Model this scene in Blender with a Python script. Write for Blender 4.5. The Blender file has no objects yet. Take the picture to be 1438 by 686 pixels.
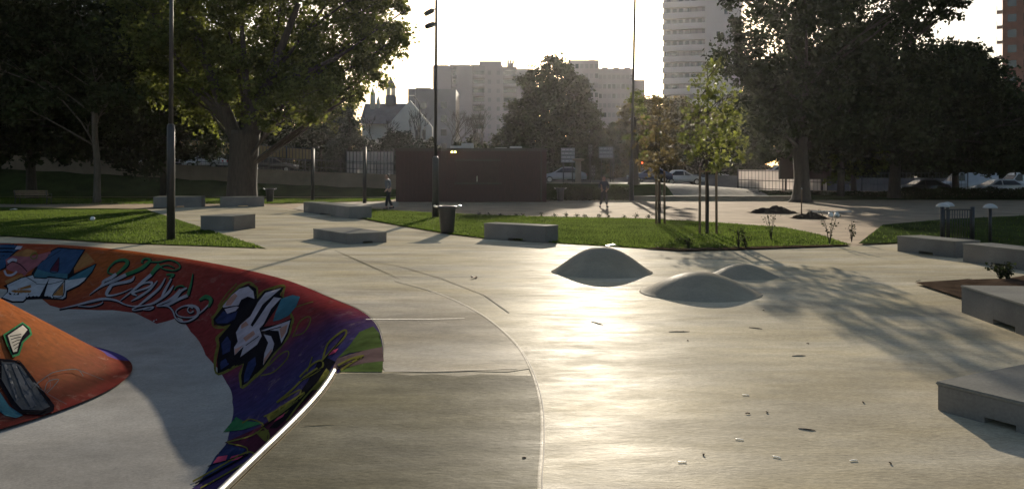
SUN_E, SKY_E, HAZE, EXPO = 5.0, 0.064, 0.00007, 0.98
import bpy, bmesh, math, random
import numpy as np
from mathutils import Vector, Matrix, geometry
from mathutils.bvhtree import BVHTree

random.seed(7)
RNG = np.random.default_rng(11)
S = bpy.context.scene
COL = S.collection
F, CX, HY, EYE = 1128.0, 719.0, 245.0, 1.9      # focal length (px of the 1438 px photo), vanishing line, eye height
PI = math.pi

# ------------------------------------------------------------------ measuring
def P(px, py, z=0.0):
    """ground point seen at a pixel"""
    d = F * (EYE - z) / (py - HY)
    return Vector(((px - CX) / F * d, d, z))

def V(px, py, d):
    return Vector(((px - CX) / F * d, d, EYE - (py - HY) * d / F))

def sstep(a, b, x):
    t = min(1.0, max(0.0, (x - a) / (b - a)))
    return t * t * (3 - 2 * t)

def lerp_table(tab, x):
    if x <= tab[0][0]: return tab[0][1]
    for (x0, y0), (x1, y1) in zip(tab, tab[1:]):
        if x <= x1: return y0 + (y1 - y0) * (x - x0) / (x1 - x0)
    return tab[-1][1]

# ------------------------------------------------------------------ objects
def props(o, label=None, cat=None, group=None, kind=None):
    if label: o["label"] = label
    if cat: o["category"] = cat
    if group: o["group"] = group
    if kind: o["kind"] = kind
    return o

def empty(name, loc, label, cat, group=None, rz=0.0):
    o = bpy.data.objects.new(name, None)
    o.empty_display_size = 0.2
    COL.objects.link(o)
    o.location = loc
    o.rotation_euler = (0, 0, rz)
    return props(o, label, cat, group)

def obj(name, bm, mats, parent=None, smooth=False, loc=None, label=None):
    me = bpy.data.meshes.new(name)
    bmesh.ops.recalc_face_normals(bm, faces=bm.faces)
    bm.to_mesh(me); bm.free()
    for m in (mats if isinstance(mats, (list, tuple)) else [mats]): me.materials.append(m)
    if smooth:
        me.polygons.foreach_set("use_smooth", [True] * len(me.polygons))
    o = bpy.data.objects.new(name, me)
    COL.objects.link(o)
    if parent is not None: o.parent = parent
    if loc is not None: o.location = loc
    if label: o["label"] = label
    return o

def copy_tree(o, parent=None):
    c = o.copy(); COL.objects.link(c); c.parent = parent
    for ch in list(o.children): copy_tree(ch, c)
    return c

def box(bm, x0, x1, y0, y1, z0, z1, mi=0, bevel=0.0):
    vs = [bm.verts.new(p) for p in ((x0,y0,z0),(x1,y0,z0),(x1,y1,z0),(x0,y1,z0),(x0,y0,z1),(x1,y0,z1),(x1,y1,z1),(x0,y1,z1))]
    fs = [bm.faces.new([vs[i] for i in q]) for q in ((0,3,2,1),(4,5,6,7),(0,1,5,4),(1,2,6,5),(2,3,7,6),(3,0,4,7))]
    for f in fs: f.material_index = mi
    if bevel:
        es = list({e for f in fs for e in f.edges})
        bmesh.ops.bevel(bm, geom=es, offset=bevel, segments=2, affect='EDGES')
    return fs

def tube(bm, pts, radii, n=8, cap=True, mi=0):
    pts = [Vector(p) for p in pts]
    if not isinstance(radii, (list, tuple)): radii = [radii] * len(pts)
    rings = []
    ref = None
    for i, p in enumerate(pts):
        t = (pts[min(i + 1, len(pts) - 1)] - pts[max(i - 1, 0)])
        if t.length < 1e-9: t = Vector((0, 0, 1))
        t.normalize()
        if ref is None:
            ref = Vector((1, 0, 0)) if abs(t.x) < 0.8 else Vector((0, 1, 0))
        u = (ref - t * ref.dot(t)); u.normalize(); w = t.cross(u); ref = u
        rings.append([bm.verts.new(p + (u * math.cos(2*PI*k/n) + w * math.sin(2*PI*k/n)) * radii[i]) for k in range(n)])
    for a, b in zip(rings, rings[1:]):
        for k in range(n):
            f = bm.faces.new((a[k], a[(k+1) % n], b[(k+1) % n], b[k])); f.material_index = mi; f.smooth = True
    if cap:
        for r, rev in ((rings[0], True), (rings[-1], False)):
            try:
                f = bm.faces.new(r[::-1] if rev else r); f.material_index = mi
            except ValueError: pass

def lathe(bm, prof, n=24, mi=0, c=(0, 0)):
    rings = []
    for r, z in prof:
        rings.append([bm.verts.new((c[0] + r*math.cos(2*PI*k/n), c[1] + r*math.sin(2*PI*k/n), z)) for k in range(n)])
    for a, b in zip(rings, rings[1:]):
        for k in range(n):
            f = bm.faces.new((a[k], a[(k+1) % n], b[(k+1) % n], b[k])); f.material_index = mi; f.smooth = True
    for r, rev in ((rings[0], True), (rings[-1], False)):
        f = bm.faces.new(r[::-1] if rev else r); f.material_index = mi

def prism(bm, poly, h0, h1, axis='z', mi=0):
    """extrude a 2-D outline; axis z: (x,y)+z, axis y: (x,z)+y, axis x: (y,z)+x"""
    def mk(p, h):
        return {'z': (p[0], p[1], h), 'y': (p[0], h, p[1]), 'x': (h, p[0], p[1])}[axis]
    a = [bm.verts.new(mk(p, h0)) for p in poly]; b = [bm.verts.new(mk(p, h1)) for p in poly]
    n = len(poly)
    fs = [bm.faces.new(a[::-1]), bm.faces.new(b)]
    for i in range(n): fs.append(bm.faces.new((a[i], a[(i+1) % n], b[(i+1) % n], b[i])))
    for f in fs: f.material_index = mi
    return fs

def inside(p, poly):
    x, y = p[0], p[1]; c = False; n = len(poly)
    for i in range(n):
        x0, y0 = poly[i][0], poly[i][1]; x1, y1 = poly[(i+1) % n][0], poly[(i+1) % n][1]
        if (y0 > y) != (y1 > y) and x < (x1 - x0) * (y - y0) / (y1 - y0) + x0: c = not c
    return c

def smooth_line(pts, k=6, closed=False):
    pts = [Vector(p) for p in pts]; n = len(pts); out = []
    rng = range(n) if closed else range(n - 1)
    for i in rng:
        g = (lambda j: pts[j % n]) if closed else (lambda j: pts[min(max(j, 0), n - 1)])
        p0, p1, p2, p3 = g(i-1), g(i), g(i+1), g(i+2)
        for q in range(k):
            t = q / k
            out.append(0.5 * ((2*p1) + (p2-p0)*t + (2*p0-5*p1+4*p2-p3)*t*t + (3*p1-p0-3*p2+p3)*t*t*t))
    if not closed: out.append(pts[-1])
    return out

def flat_poly(name, poly, z, mat, step=None, kind='structure', hole=None, jitter=None, parent=None, label=None):
    """a level sheet with an outline (and a hole), cut into triangles"""
    vs = [Vector((p[0], p[1])) for p in poly]; n = len(vs)
    es = [(i, (i+1) % n) for i in range(n)]
    if hole:
        h0 = len(vs); vs += [Vector((p[0], p[1])) for p in hole]; m = len(hole)
        es += [(h0 + i, h0 + (i+1) % m) for i in range(m)]
    if step:
        xs = [p[0] for p in poly]; ys = [p[1] for p in poly]
        x = min(xs)
        while x < max(xs):
            y = min(ys)
            while y < max(ys):
                q = (x + random.uniform(-.3, .3)*step, y + random.uniform(-.3, .3)*step)
                if inside(q, poly) and not (hole and inside(q, hole)): vs.append(Vector(q))
                y += step
            x += step
    ov, oe, of, *_ = geometry.delaunay_2d_cdt(vs, es, [], 0, 1e-6)
    bm = bmesh.new()
    bv = [bm.verts.new((v.x, v.y, z + (jitter(v.x, v.y) if jitter else 0))) for v in ov]
    for f in of:
        c = sum((ov[i] for i in f), Vector((0, 0))) / len(f)
        if inside(c, poly) and not (hole and inside(c, hole)):
            fc = bm.faces.new([bv[i] for i in f])
    for v in [v for v in bm.verts if not v.link_faces]: bm.verts.remove(v)
    for f in bm.faces:
        f.normal_update()
        if f.normal.z < 0: f.normal_flip()
    me = bpy.data.meshes.new(name); bm.to_mesh(me); bm.free(); me.materials.append(mat)
    o = bpy.data.objects.new(name, me); COL.objects.link(o)
    if parent is not None: o.parent = parent
    elif kind: o["kind"] = kind
    if label: o["label"] = label
    return o

# ------------------------------------------------------------------ materials
def mat(name, col, rough=0.8, vary=0.25, scale=6.0, bump=0.0, bscale=30.0, metal=0.0, col2=None, stretch=None, detail=6, spec=0.5,
        translucent=0.0, tcol=None, island=0.0, emit=None, coords='Object', rvary=0.0, coat=0.0):
    m = bpy.data.materials.new(name); m.use_nodes = True
    nt = m.node_tree; N = nt.nodes; L = nt.links
    N.clear()
    out = N.new("ShaderNodeOutputMaterial"); b = N.new("ShaderNodeBsdfPrincipled")
    L.new(b.outputs[0], out.inputs[0])
    b.inputs["Roughness"].default_value = rough; b.inputs["Metallic"].default_value = metal
    b.inputs["Specular IOR Level"].default_value = spec; b.inputs["Coat Weight"].default_value = coat
    tc = N.new("ShaderNodeTexCoord"); mp = N.new("ShaderNodeMapping")
    L.new(tc.outputs[coords], mp.inputs[0])
    if stretch: mp.inputs["Scale"].default_value = stretch
    nz = N.new("ShaderNodeTexNoise"); nz.inputs["Scale"].default_value = scale; nz.inputs["Detail"].default_value = detail
    nz.inputs["Roughness"].default_value = 0.62
    L.new(mp.outputs[0], nz.inputs[0])
    rp = N.new("ShaderNodeValToRGB")
    c2 = col2 if col2 else tuple(c * (1 - vary) for c in col)
    c1 = col if col2 else tuple(min(1, c * (1 + vary)) for c in col)
    rp.color_ramp.elements[0].position = 0.32; rp.color_ramp.elements[1].position = 0.68
    rp.color_ramp.elements[0].color = (*c2, 1); rp.color_ramp.elements[1].color = (*c1, 1)
    L.new(nz.outputs[0], rp.inputs[0])
    csock = rp.outputs[0]
    if island:
        g = N.new("ShaderNodeNewGeometry"); hs = N.new("ShaderNodeHueSaturation")
        mr = N.new("ShaderNodeMapRange"); mr.inputs[3].default_value = 1 - island; mr.inputs[4].default_value = 1 + island
        L.new(g.outputs["Random Per Island"], mr.inputs[0]); L.new(mr.outputs[0], hs.inputs["Value"]); L.new(csock, hs.inputs["Color"])
        csock = hs.outputs[0]
    L.new(csock, b.inputs["Base Color"])
    if rvary:
        mr = N.new("ShaderNodeMapRange"); mr.inputs[3].default_value = rough - rvary; mr.inputs[4].default_value = rough + rvary
        mr.inputs[1].default_value = .35; mr.inputs[2].default_value = .65
        n3 = N.new("ShaderNodeTexNoise"); n3.inputs["Scale"].default_value = scale * 2.3; n3.inputs["Detail"].default_value = 8
        L.new(mp.outputs[0], n3.inputs[0]); L.new(n3.outputs[0], mr.inputs[0]); L.new(mr.outputs[0], b.inputs["Roughness"])
    if bump:
        bp = N.new("ShaderNodeBump"); bp.inputs["Strength"].default_value = bump; bp.inputs["Distance"].default_value = 0.02
        n2 = N.new("ShaderNodeTexNoise"); n2.inputs["Scale"].default_value = bscale; n2.inputs["Detail"].default_value = 8
        L.new(mp.outputs[0], n2.inputs[0]); L.new(n2.outputs[0], bp.inputs["Height"]); L.new(bp.outputs[0], b.inputs["Normal"])
    if translucent:
        tr = N.new("ShaderNodeBsdfTranslucent"); mx = N.new("ShaderNodeMixShader"); mx.inputs[0].default_value = translucent
        if tcol:
            h2 = N.new("ShaderNodeHueSaturation"); h2.inputs["Color"].default_value = (*tcol, 1); tr.inputs[0].default_value = (*tcol, 1)
            if island: L.new(mr.outputs[0], h2.inputs["Value"]); L.new(h2.outputs[0], tr.inputs[0])
        else: L.new(csock, tr.inputs[0])
        L.new(b.outputs[0], mx.inputs[1]); L.new(tr.outputs[0], mx.inputs[2]); L.new(mx.outputs[0], out.inputs[0])
    if emit:
        b.inputs["Emission Color"].default_value = (*emit[:3], 1); b.inputs["Emission Strength"].default_value = emit[3]
    return m

def ramp_paint(name, axis, stops, noise=0.5, nscale=1.2, rough=0.5, spec=.0, gloss=0.0):
    """sprayed paint whose colour drifts along an axis of the place, with cloudy edges"""
    m = bpy.data.materials.new(name); m.use_nodes = True
    nt = m.node_tree; N = nt.nodes; L = nt.links
    b = N["Principled BSDF"]; b.inputs["Roughness"].default_value = rough; b.inputs["Specular IOR Level"].default_value = spec
    tc = N.new("ShaderNodeTexCoord"); sx = N.new("ShaderNodeSeparateXYZ"); L.new(tc.outputs["Object"], sx.inputs[0])
    nz = N.new("ShaderNodeTexNoise"); nz.inputs["Scale"].default_value = nscale; nz.inputs["Detail"].default_value = 7; nz.inputs["Roughness"].default_value = .65
    L.new(tc.outputs["Object"], nz.inputs[0])
    ma = N.new("ShaderNodeMath"); ma.operation = 'MULTIPLY_ADD'; ma.inputs[1].default_value = noise * 2; ma.inputs[2].default_value = -noise
    L.new(nz.outputs[0], ma.inputs[0])
    ad = N.new("ShaderNodeMath"); ad.operation = 'ADD'; L.new(ma.outputs[0], ad.inputs[0]); L.new(sx.outputs[axis], ad.inputs[1])
    lo, hi = stops[0][0], stops[-1][0]
    mr = N.new("ShaderNodeMapRange"); mr.inputs[1].default_value = lo; mr.inputs[2].default_value = hi
    L.new(ad.outputs[0], mr.inputs[0])
    rp = N.new("ShaderNodeValToRGB"); els = rp.color_ramp.elements
    els[0].position = 0; els[0].color = (*stops[0][1], 1); els[1].position = 1; els[1].color = (*stops[-1][1], 1)
    for v, c in stops[1:-1]:
        e = els.new((v - lo) / (hi - lo)); e.color = (*c, 1)
    L.new(mr.outputs[0], rp.inputs[0])
    n2 = N.new("ShaderNodeTexNoise"); n2.inputs["Scale"].default_value = 9; n2.inputs["Detail"].default_value = 8
    L.new(tc.outputs["Object"], n2.inputs[0])
    hs = N.new("ShaderNodeHueSaturation"); m2 = N.new("ShaderNodeMapRange"); m2.inputs[1].default_value = .3; m2.inputs[2].default_value = .7
    m2.inputs[3].default_value = .75; m2.inputs[4].default_value = 1.25
    L.new(n2.outputs[0], m2.inputs[0]); L.new(m2.outputs[0], hs.inputs["Value"]); L.new(rp.outputs[0], hs.inputs["Color"])
    # wheel scuffs and worn spots where the concrete shows through
    mpw = N.new("ShaderNodeMapping"); mpw.inputs["Scale"].default_value = (1.0, 1.0, 3.5); L.new(tc.outputs["Object"], mpw.inputs[0])
    nw = N.new("ShaderNodeTexNoise"); nw.inputs["Scale"].default_value = 2.2; nw.inputs["Detail"].default_value = 12; nw.inputs["Roughness"].default_value = .78; nw.inputs["Distortion"].default_value = .7
    L.new(mpw.outputs[0], nw.inputs[0])
    rw = N.new("ShaderNodeMapRange"); rw.inputs[1].default_value = .56; rw.inputs[2].default_value = .70; rw.inputs[4].default_value = .45; L.new(nw.outputs[0], rw.inputs[0])
    mw = N.new("ShaderNodeMix"); mw.data_type = 'RGBA'; L.new(rw.outputs[0], mw.inputs[0]); L.new(hs.outputs[0], mw.inputs[6]); mw.inputs[7].default_value = (.26, .20, .17, 1)
    L.new(mw.outputs[2], b.inputs["Base Color"])
    bp = N.new("ShaderNodeBump"); bp.inputs["Strength"].default_value = .12; bp.inputs["Distance"].default_value = .01
    n3 = N.new("ShaderNodeTexNoise"); n3.inputs["Scale"].default_value = 40; L.new(tc.outputs["Object"], n3.inputs[0])
    L.new(n3.outputs[0], bp.inputs["Height"]); L.new(bp.outputs[0], b.inputs["Normal"])
    if gloss:
        b.inputs["Specular IOR Level"].default_value = 0.0
        gl = N.new("ShaderNodeBsdfGlossy"); gl.inputs["Roughness"].default_value = rough; gl.inputs[0].default_value = (1, .8, .5, 1); L.new(bp.outputs[0], gl.inputs["Normal"])
        mx = N.new("ShaderNodeMixShader"); mx.inputs[0].default_value = gloss
        L.new(b.outputs[0], mx.inputs[1]); L.new(gl.outputs[0], mx.inputs[2]); L.new(mx.outputs[0], N["Material Output"].inputs[0])
    return m

def concrete(name, col, rough=.62, spec=.12, patch=.35, grain=.16, streak=(1, 2.2, 1), bump=.18, gloss=.006):
    """trowelled concrete: broad stains, hand-sized mottling and a fine grain"""
    m = bpy.data.materials.new(name); m.use_nodes = True
    nt = m.node_tree; N = nt.nodes; L = nt.links; b = N["Principled BSDF"]
    b.inputs["Specular IOR Level"].default_value = spec
    tc = N.new("ShaderNodeTexCoord"); mp = N.new("ShaderNodeMapping"); mp.inputs["Scale"].default_value = streak
    L.new(tc.outputs["Object"], mp.inputs[0])
    def noise(sc, det=8, ro=.6, dist=0.0):
        n = N.new("ShaderNodeTexNoise"); n.inputs["Scale"].default_value = sc; n.inputs["Detail"].default_value = det
        n.inputs["Roughness"].default_value = ro; n.inputs["Distortion"].default_value = dist; L.new(mp.outputs[0], n.inputs[0]); return n
    def rng(src, lo, hi, a=.3, c=.7):
        r = N.new("ShaderNodeMapRange"); r.inputs[1].default_value = a; r.inputs[2].default_value = c; r.inputs[3].default_value = lo; r.inputs[4].default_value = hi
        L.new(src.outputs[0], r.inputs[0]); return r
    def mul(a, c):
        x = N.new("ShaderNodeMath"); x.operation = 'MULTIPLY'; L.new(a.outputs[0], x.inputs[0]); L.new(c.outputs[0], x.inputs[1]); return x
    big = rng(noise(.28, 6, .6, .6), 1 - patch, 1 + patch*.7); mid = rng(noise(2.1, 9, .7), 1 - patch*.45, 1 + patch*.4); fine = rng(noise(34, 6, .7), 1 - grain, 1 + grain)
    v = mul(mul(big, mid), fine)
    hs = N.new("ShaderNodeHueSaturation"); hs.inputs["Color"].default_value = (*col, 1); L.new(v.outputs[0], hs.inputs["Value"])
    L.new(rng(noise(.5, 4), .8, 1.25).outputs[0], hs.inputs["Saturation"])
    L.new(hs.outputs[0], b.inputs["Base Color"])
    L.new(rng(noise(1.3, 10, .72, .4), rough - .2, rough + .16).outputs[0], b.inputs["Roughness"])
    bp = N.new("ShaderNodeBump"); bp.inputs["Strength"].default_value = bump; bp.inputs["Distance"].default_value = .012
    L.new(noise(16, 10, .68).outputs[0], bp.inputs["Height"]); L.new(bp.outputs[0], b.inputs["Normal"])
    if gloss:
        # rough concrete with a thin polish that is stronger where the trowel closed the surface
        b.inputs["Specular IOR Level"].default_value = 0.0
        gl = N.new("ShaderNodeBsdfGlossy"); L.new(rng(noise(1.3, 10, .72, .4), 0.32, .56).outputs[0], gl.inputs["Roughness"]); L.new(bp.outputs[0], gl.inputs["Normal"])
        df = N.new("ShaderNodeBsdfDiffuse"); df.inputs["Roughness"].default_value = .2; L.new(hs.outputs[0], df.inputs[0]); L.new(bp.outputs[0], df.inputs["Normal"])
        mx = N.new("ShaderNodeMixShader"); L.new(rng(noise(.9, 10, .75, .8), gloss*.25, gloss*1.9).outputs[0], mx.inputs[0])
        g2 = N.new("ShaderNodeBsdfGlossy"); g2.inputs["Roughness"].default_value = .62; L.new(bp.outputs[0], g2.inputs["Normal"])
        m2 = N.new("ShaderNodeMixShader"); m2.inputs[0].default_value = gloss*.9; L.new(df.outputs[0], m2.inputs[1]); L.new(g2.outputs[0], m2.inputs[2])
        L.new(m2.outputs[0], mx.inputs[1]); L.new(gl.outputs[0], mx.inputs[2]); L.new(mx.outputs[0], N["Material Output"].inputs[0])
    return m

M = {}
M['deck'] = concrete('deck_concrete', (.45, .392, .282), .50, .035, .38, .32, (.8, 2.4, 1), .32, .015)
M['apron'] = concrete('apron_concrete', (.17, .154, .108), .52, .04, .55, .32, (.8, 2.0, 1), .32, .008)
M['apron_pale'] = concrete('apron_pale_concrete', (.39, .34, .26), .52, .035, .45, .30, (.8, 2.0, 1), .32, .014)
M['floor'] = concrete('bowl_concrete', (.32, .305, .28), .65, .15, .28, .2, (1, 1.3, 1), .25, .004)
M['dome'] = concrete('dome_concrete', (.31, .275, .215), .62, .06, .32, .14, (1, 1.6, 1), .18, .012)
M['bench'] = concrete('cast_concrete', (.19, .182, .172), .7, .2, .3, .16, (1, 1, 1), .25)
M['bench_top'] = concrete('worn_concrete', (.23, .22, .195), .6, .2, .3, .14, (1, 1, 1), .2)
M['joint'] = mat('joint_sealant', (.12, .11, .10), .8, .3, 5)
M['scar'] = mat('scuffed_concrete', (.62, .58, .50), .5, .2, 8)
M['grass'] = mat('lawn_soil', (.055, .085, .018), .95, .5, 1.3, 1.0, 40, col2=(.035, .05, .014), spec=.0)
M['blade'] = mat('grass_blades', (.08, .125, .018), .8, .6, .35, spec=.05, translucent=.5, island=.35, tcol=(.085, .12, .024))
M['bankgrass'] = mat('bank_grass', (.035, .05, .016), .95, .4, .6, .8, 20, spec=.0)
M['gravel'] = mat('gravel', (.31, .24, .17), .9, .24, .6, .7, 60, detail=10, spec=.02)
M['soil'] = mat('soil', (.058, .041, .03), .95, .4, 3, 1.0, 25, spec=.0)
M['asphalt'] = mat('asphalt', (.06, .058, .055), .8, .2, 2, .3, 60, spec=.15)
M['paving'] = mat('paving', (.27, .235, .19), .8, .2, 2, .2, 30, spec=.03)
M['stone'] = mat('rendered_wall', (.25, .20, .15), .85, .18, .8, .3, 20)
M['dark_metal'] = mat('dark_painted_metal', (.022, .022, .024), .45, .2, 8)
M['steel'] = mat('worn_steel', (.62, .60, .56), .28, .12, 20, metal=1.0)
M['pale_plastic'] = mat('pale_plastic', (.40, .40, .40), .35, .08, 6)
M['wood'] = mat('weathered_wood', (.16, .105, .06), .8, .3, 4, .3, 30, stretch=(6, 6, 1))
M['bark'] = mat('bark', (.042, .034, .026), .95, .4, 3, .9, 14, stretch=(3, 3, .7))
M['bark_pale'] = mat('pale_bark', (.085, .07, .052), .9, .35, 2.5, .6, 14, stretch=(3, 3, .7))
M['leaf'] = mat('plane_leaves', (.050, .072, .018), .8, .6, .5, spec=.12, translucent=.45, island=.45, tcol=(.15, .17, .03))
M['leaf_dark'] = mat('dark_leaves', (.028, .037, .014), .85, .6, .45, spec=.08, translucent=.2, island=.4)
M['leaf_young'] = mat('young_leaves', (.11, .115, .025), .5, .35, .8, translucent=.55, island=.5, tcol=(.15, .17, .035))
M['leaf_rust'] = mat('turning_leaves', (.085, .07, .03), .6, .35, .8, translucent=.42, island=.5, tcol=(.15, .115, .04))
M['needle'] = mat('conifer_foliage', (.022, .035, .018), .7, .35, .6, translucent=.1, island=.3)
M['kiosk'] = mat('brown_boards', (.040, .010, .012), .7, .5, 3, .6, 12, stretch=(12, 12, .6))
M['kiosk_trim'] = mat('kiosk_trim', (.035, .022, .02), .5, .2, 4)
M['shutter'] = mat('roller_shutter', (.06, .035, .035), .6, .15, 4, spec=.1)
M['glint_glow'] = mat('glint_emission', (.9, .8, .3), .4, .05, 4, emit=(1, .85, .25, 6))  # emission standing in for reflected yellow glints on the kiosk
M['red_on'] = mat('red_signal_lens', (.8, .1, .05), .3, .05, 4, emit=(1, .09, .03, 5))
M['lens_off'] = mat('signal_lens', (.12, .12, .11), .15, .05, 4)
M['plaster'] = mat('pale_plaster', (.55, .52, .48), .85, .12, .25, .1, 8)
M['facade'] = mat('grey_facade', (.25, .235, .265), .8, .1, .12)
M['facade_dark'] = mat('recessed_facade', (.17, .165, .19), .7, .15, .2)
M['facade_pale'] = mat('white_band', (.45, .43, .45), .8, .08, .12)
M['brick'] = mat('red_brick', (.20, .075, .05), .85, .25, .8)
M['glass'] = mat('window_glass', (.03, .035, .045), .12, .2, .5, spec=.8)
M['slate'] = mat('slate_roof', (.085, .085, .10), .6, .25, 1.0, .3, 6)
M['fence_bar'] = mat('fence_bars', (.03, .032, .034), .5, .2, 5)
M['banner'] = mat('tan_sheeting', (.50, .36, .16), .8, .1, .7, translucent=.5)
M['sheet'] = mat('white_sheeting', (.72, .68, .66), .8, .07, .7, translucent=.5)
M['board'] = mat('dark_board', (.045, .02, .02), .6, .2, .8)
M['grey_board'] = mat('grey_sign_face', (.26, .27, .29), .5, .08, 2)
M['sign_line'] = mat('sign_lettering', (.55, .56, .58), .5, .05, 2)
M['tyre'] = mat('tyre_rubber', (.02, .02, .02), .85, .1, 8)
M['hub'] = mat('wheel_alloy', (.5, .5, .5), .35, .1, 8, metal=.9)
M['tail'] = mat('tail_lens', (.35, .02, .02), .2, .1, 4)
M['head'] = mat('head_lens', (.75, .75, .72), .1, .05, 4)
def carpaint(n, c): return mat(n, c, .28, .06, 3, coat=.6)
M['car_black'] = carpaint('black_car_paint', (.018, .018, .022))
M['car_silver'] = carpaint('silver_car_paint', (.42, .43, .45))
M['car_white'] = carpaint('white_car_paint', (.68, .68, .68))
M['car_blue'] = carpaint('blue_car_paint', (.04, .06, .14))
M['skin'] = mat('skin', (.42, .25, .18), .55, .08, 6)
M['hair'] = mat('hair', (.025, .018, .014), .6, .2, 20)
M['cloth_grey'] = mat('grey_cloth', (.13, .13, .14), .9, .15, 15)
M['cloth_black'] = mat('black_cloth', (.018, .018, .02), .9, .2, 15)
M['cloth_navy'] = mat('navy_cloth', (.022, .026, .042), .9, .2, 15)
M['white_litter'] = mat('white_plastic', (.8, .8, .78), .4, .05, 6)
M['twig'] = mat('twig', (.10, .07, .045), .9, .3, 10)
# graffiti paints
M['wallpaint'] = ramp_paint('sprayed_wall_paint', 1, [(5.0, (.055, .018, .045)), (7.2, (.035, .022, .075)), (9.3, (.026, .025, .085)), (10.6, (.042, .020, .065)),
                            (11.5, (.145, .020, .024)), (14.5, (.14, .019, .022)), (17.5, (.18, .030, .020)), (19.5, (.25, .062, .016)), (22, (.21, .036, .018))], .8, .9, .5, .0, .006)
M['mound_shade_paint'] = ramp_paint('mound_paint_and_shade', 2, [(-1.0, (.075, .008, .010)), (-.78, (.09, .012, .010)), (-.5, (.135, .030, .008)), (.3, (.16, .042, .011)), (1.4, (.19, .06, .02))], .25, 1.3, .38, .1, .02)  # orange over maroon; the dark foot is partly shade put into the colour
def paint(n, c, v=.22):
    g_ = sum(c)/3; c = tuple(.66*(.86*x + .14*g_) for x in c)
    return mat(n, c, .6, v, 3.5, .1, 40, spec=.0)
M['g_black'] = paint('black_spray', (.014, .013, .018))
M['g_grey'] = paint('grey_spray', (.36, .355, .40))
M['g_white'] = paint('white_spray', (.50, .50, .53))
M['g_lilac'] = paint('lilac_spray', (.47, .42, .48))
M['g_teal'] = paint('teal_spray', (.045, .17, .23))
M['g_blue'] = paint('blue_spray', (.03, .085, .19))
M['g_navy'] = paint('navy_spray', (.025, .04, .13), .4)
M['g_green'] = paint('green_spray', (.035, .20, .075))
M['g_moss'] = paint('moss_spray', (.075, .115, .03), .35)
M['g_olive'] = paint('olive_spray', (.17, .16, .025), .3)
M['g_orange'] = paint('orange_spray', (.42, .17, .04), .3)
M['g_salmon'] = paint('salmon_spray', (.48, .24, .18), .25)
M['g_pink'] = paint('pink_spray', (.36, .10, .12))
M['g_magenta'] = paint('magenta_spray', (.6, .05, .14))
M['g_maroon'] = paint('maroon_spray', (.085, .018, .04), .3)
M['g_mauve'] = paint('mauve_spray', (.14, .09, .09), .25)
M['g_purple'] = paint('purple_spray', (.085, .06, .25), .25)
M['g_cream'] = paint('cream_spray', (.55, .50, .42))
M['g_steel'] = paint('steel_spray', (.075, .085, .10), .3)
M['g_sheen'] = paint('pale_steel_spray', (.11, .12, .14), .3)
# ================================================================== GROUND
bm = bmesh.new()
R = 1600
vs = [bm.verts.new(p) for p in ((-R, -200, -.02), (R, -200, -.02), (R, R, -.02), (-R, R, -.02))]
# the bowl is dug below the ground sheet: leave a hole where the deck covers it
bm.free()
lip_pts = [(-1.95,2.6),(-1.78,4.0),(-1.70,5.4),(-1.66,6.4),(-1.67,7.2),(-1.73,7.9),(-1.85,8.8),(-2.12,10.0),(-2.50,11.0),(-3.15,12.1),(-4.5,14.3),
           (-6.6,16.75),(-9.1,19.1),(-11.8,21.0),(-14.1,21.7),(-16.5,21.2),(-18.8,19.0),(-19.8,15.5),(-19.3,11),(-17.5,7),(-14.5,3.8),(-10.5,1.6),(-6.5,.6),(-3.8,.7),(-2.4,1.5)]
LIP = [Vector((p.x, p.y)) for p in smooth_line([(x, y, 0) for x, y in lip_pts], 14, True)]
NL = len(LIP)
LN = []
for i in range(NL):
    t = LIP[(i+1) % NL] - LIP[i-1]; t.normalize(); LN.append(Vector((-t.y, t.x)))
DEPTH = 1.0
ZD = 0.012                                    # deck level
def bowl_z(s, roll):
    W = 1.5
    r = (W*W + DEPTH*DEPTH) / (2*DEPTH)
    if s <= 0: zc = 0.0
    elif s >= W: zc = -DEPTH
    else: zc = -DEPTH + r - math.sqrt(max(0, r*r - (W - s)**2))
    u = min(1, max(0, (s + .42) / (W + .42 + .1)))
    zr = -DEPTH * (u*u*u*(u*(6*u - 15) + 10)) * .45 - DEPTH * (u*u*(3-2*u)) * .55
    return zc * (1 - roll) + zr * roll + ZD
# where the paint stops and bare floor begins, measured from the photo
inner_px = [(270,690),(300,665),(318,635),(325,600),(326,570),(318,545),(305,525),(290,508),(270,480),(250,463),(218,461),(190,448),(160,441),(120,436),(80,434),(40,433)]
inner_s = {}
for (px, py) in inner_px:
    q = P(px, py, -DEPTH); q2 = Vector((q.x, q.y))
    i = min(range(NL), key=lambda k: (LIP[k] - q2).length)
    inner_s[i] = min(1.75, max(.85, (q2 - LIP[i]).dot(LN[i])))
keys = sorted(inner_s)
def s_in(i):
    tab = [(0, 1.25)] + [(k, inner_s[k]) for k in keys] + [(keys[-1] + 8, 1.3), (NL, 1.25)]
    return lerp_table(tab, i)
bm = bmesh.new()
NJ, NK = 24, 10
rings = []
for i in range(NL):
    roll = sstep(7.55, 8.05, LIP[i].y)
    si = s_in(i); row = []
    for j in range(NJ + 1):
        s = -.5 + (si + .5) * j / NJ
        row.append(s)
    for k in range(1, NK + 1): row.append(si + (2.35 - si) * k / NK)
    rr = []
    for s in row:
        p = LIP[i] + LN[i] * s
        rr.append(bm.verts.new((p.x, p.y, bowl_z(s, roll))))
    rings.append(rr)
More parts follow.
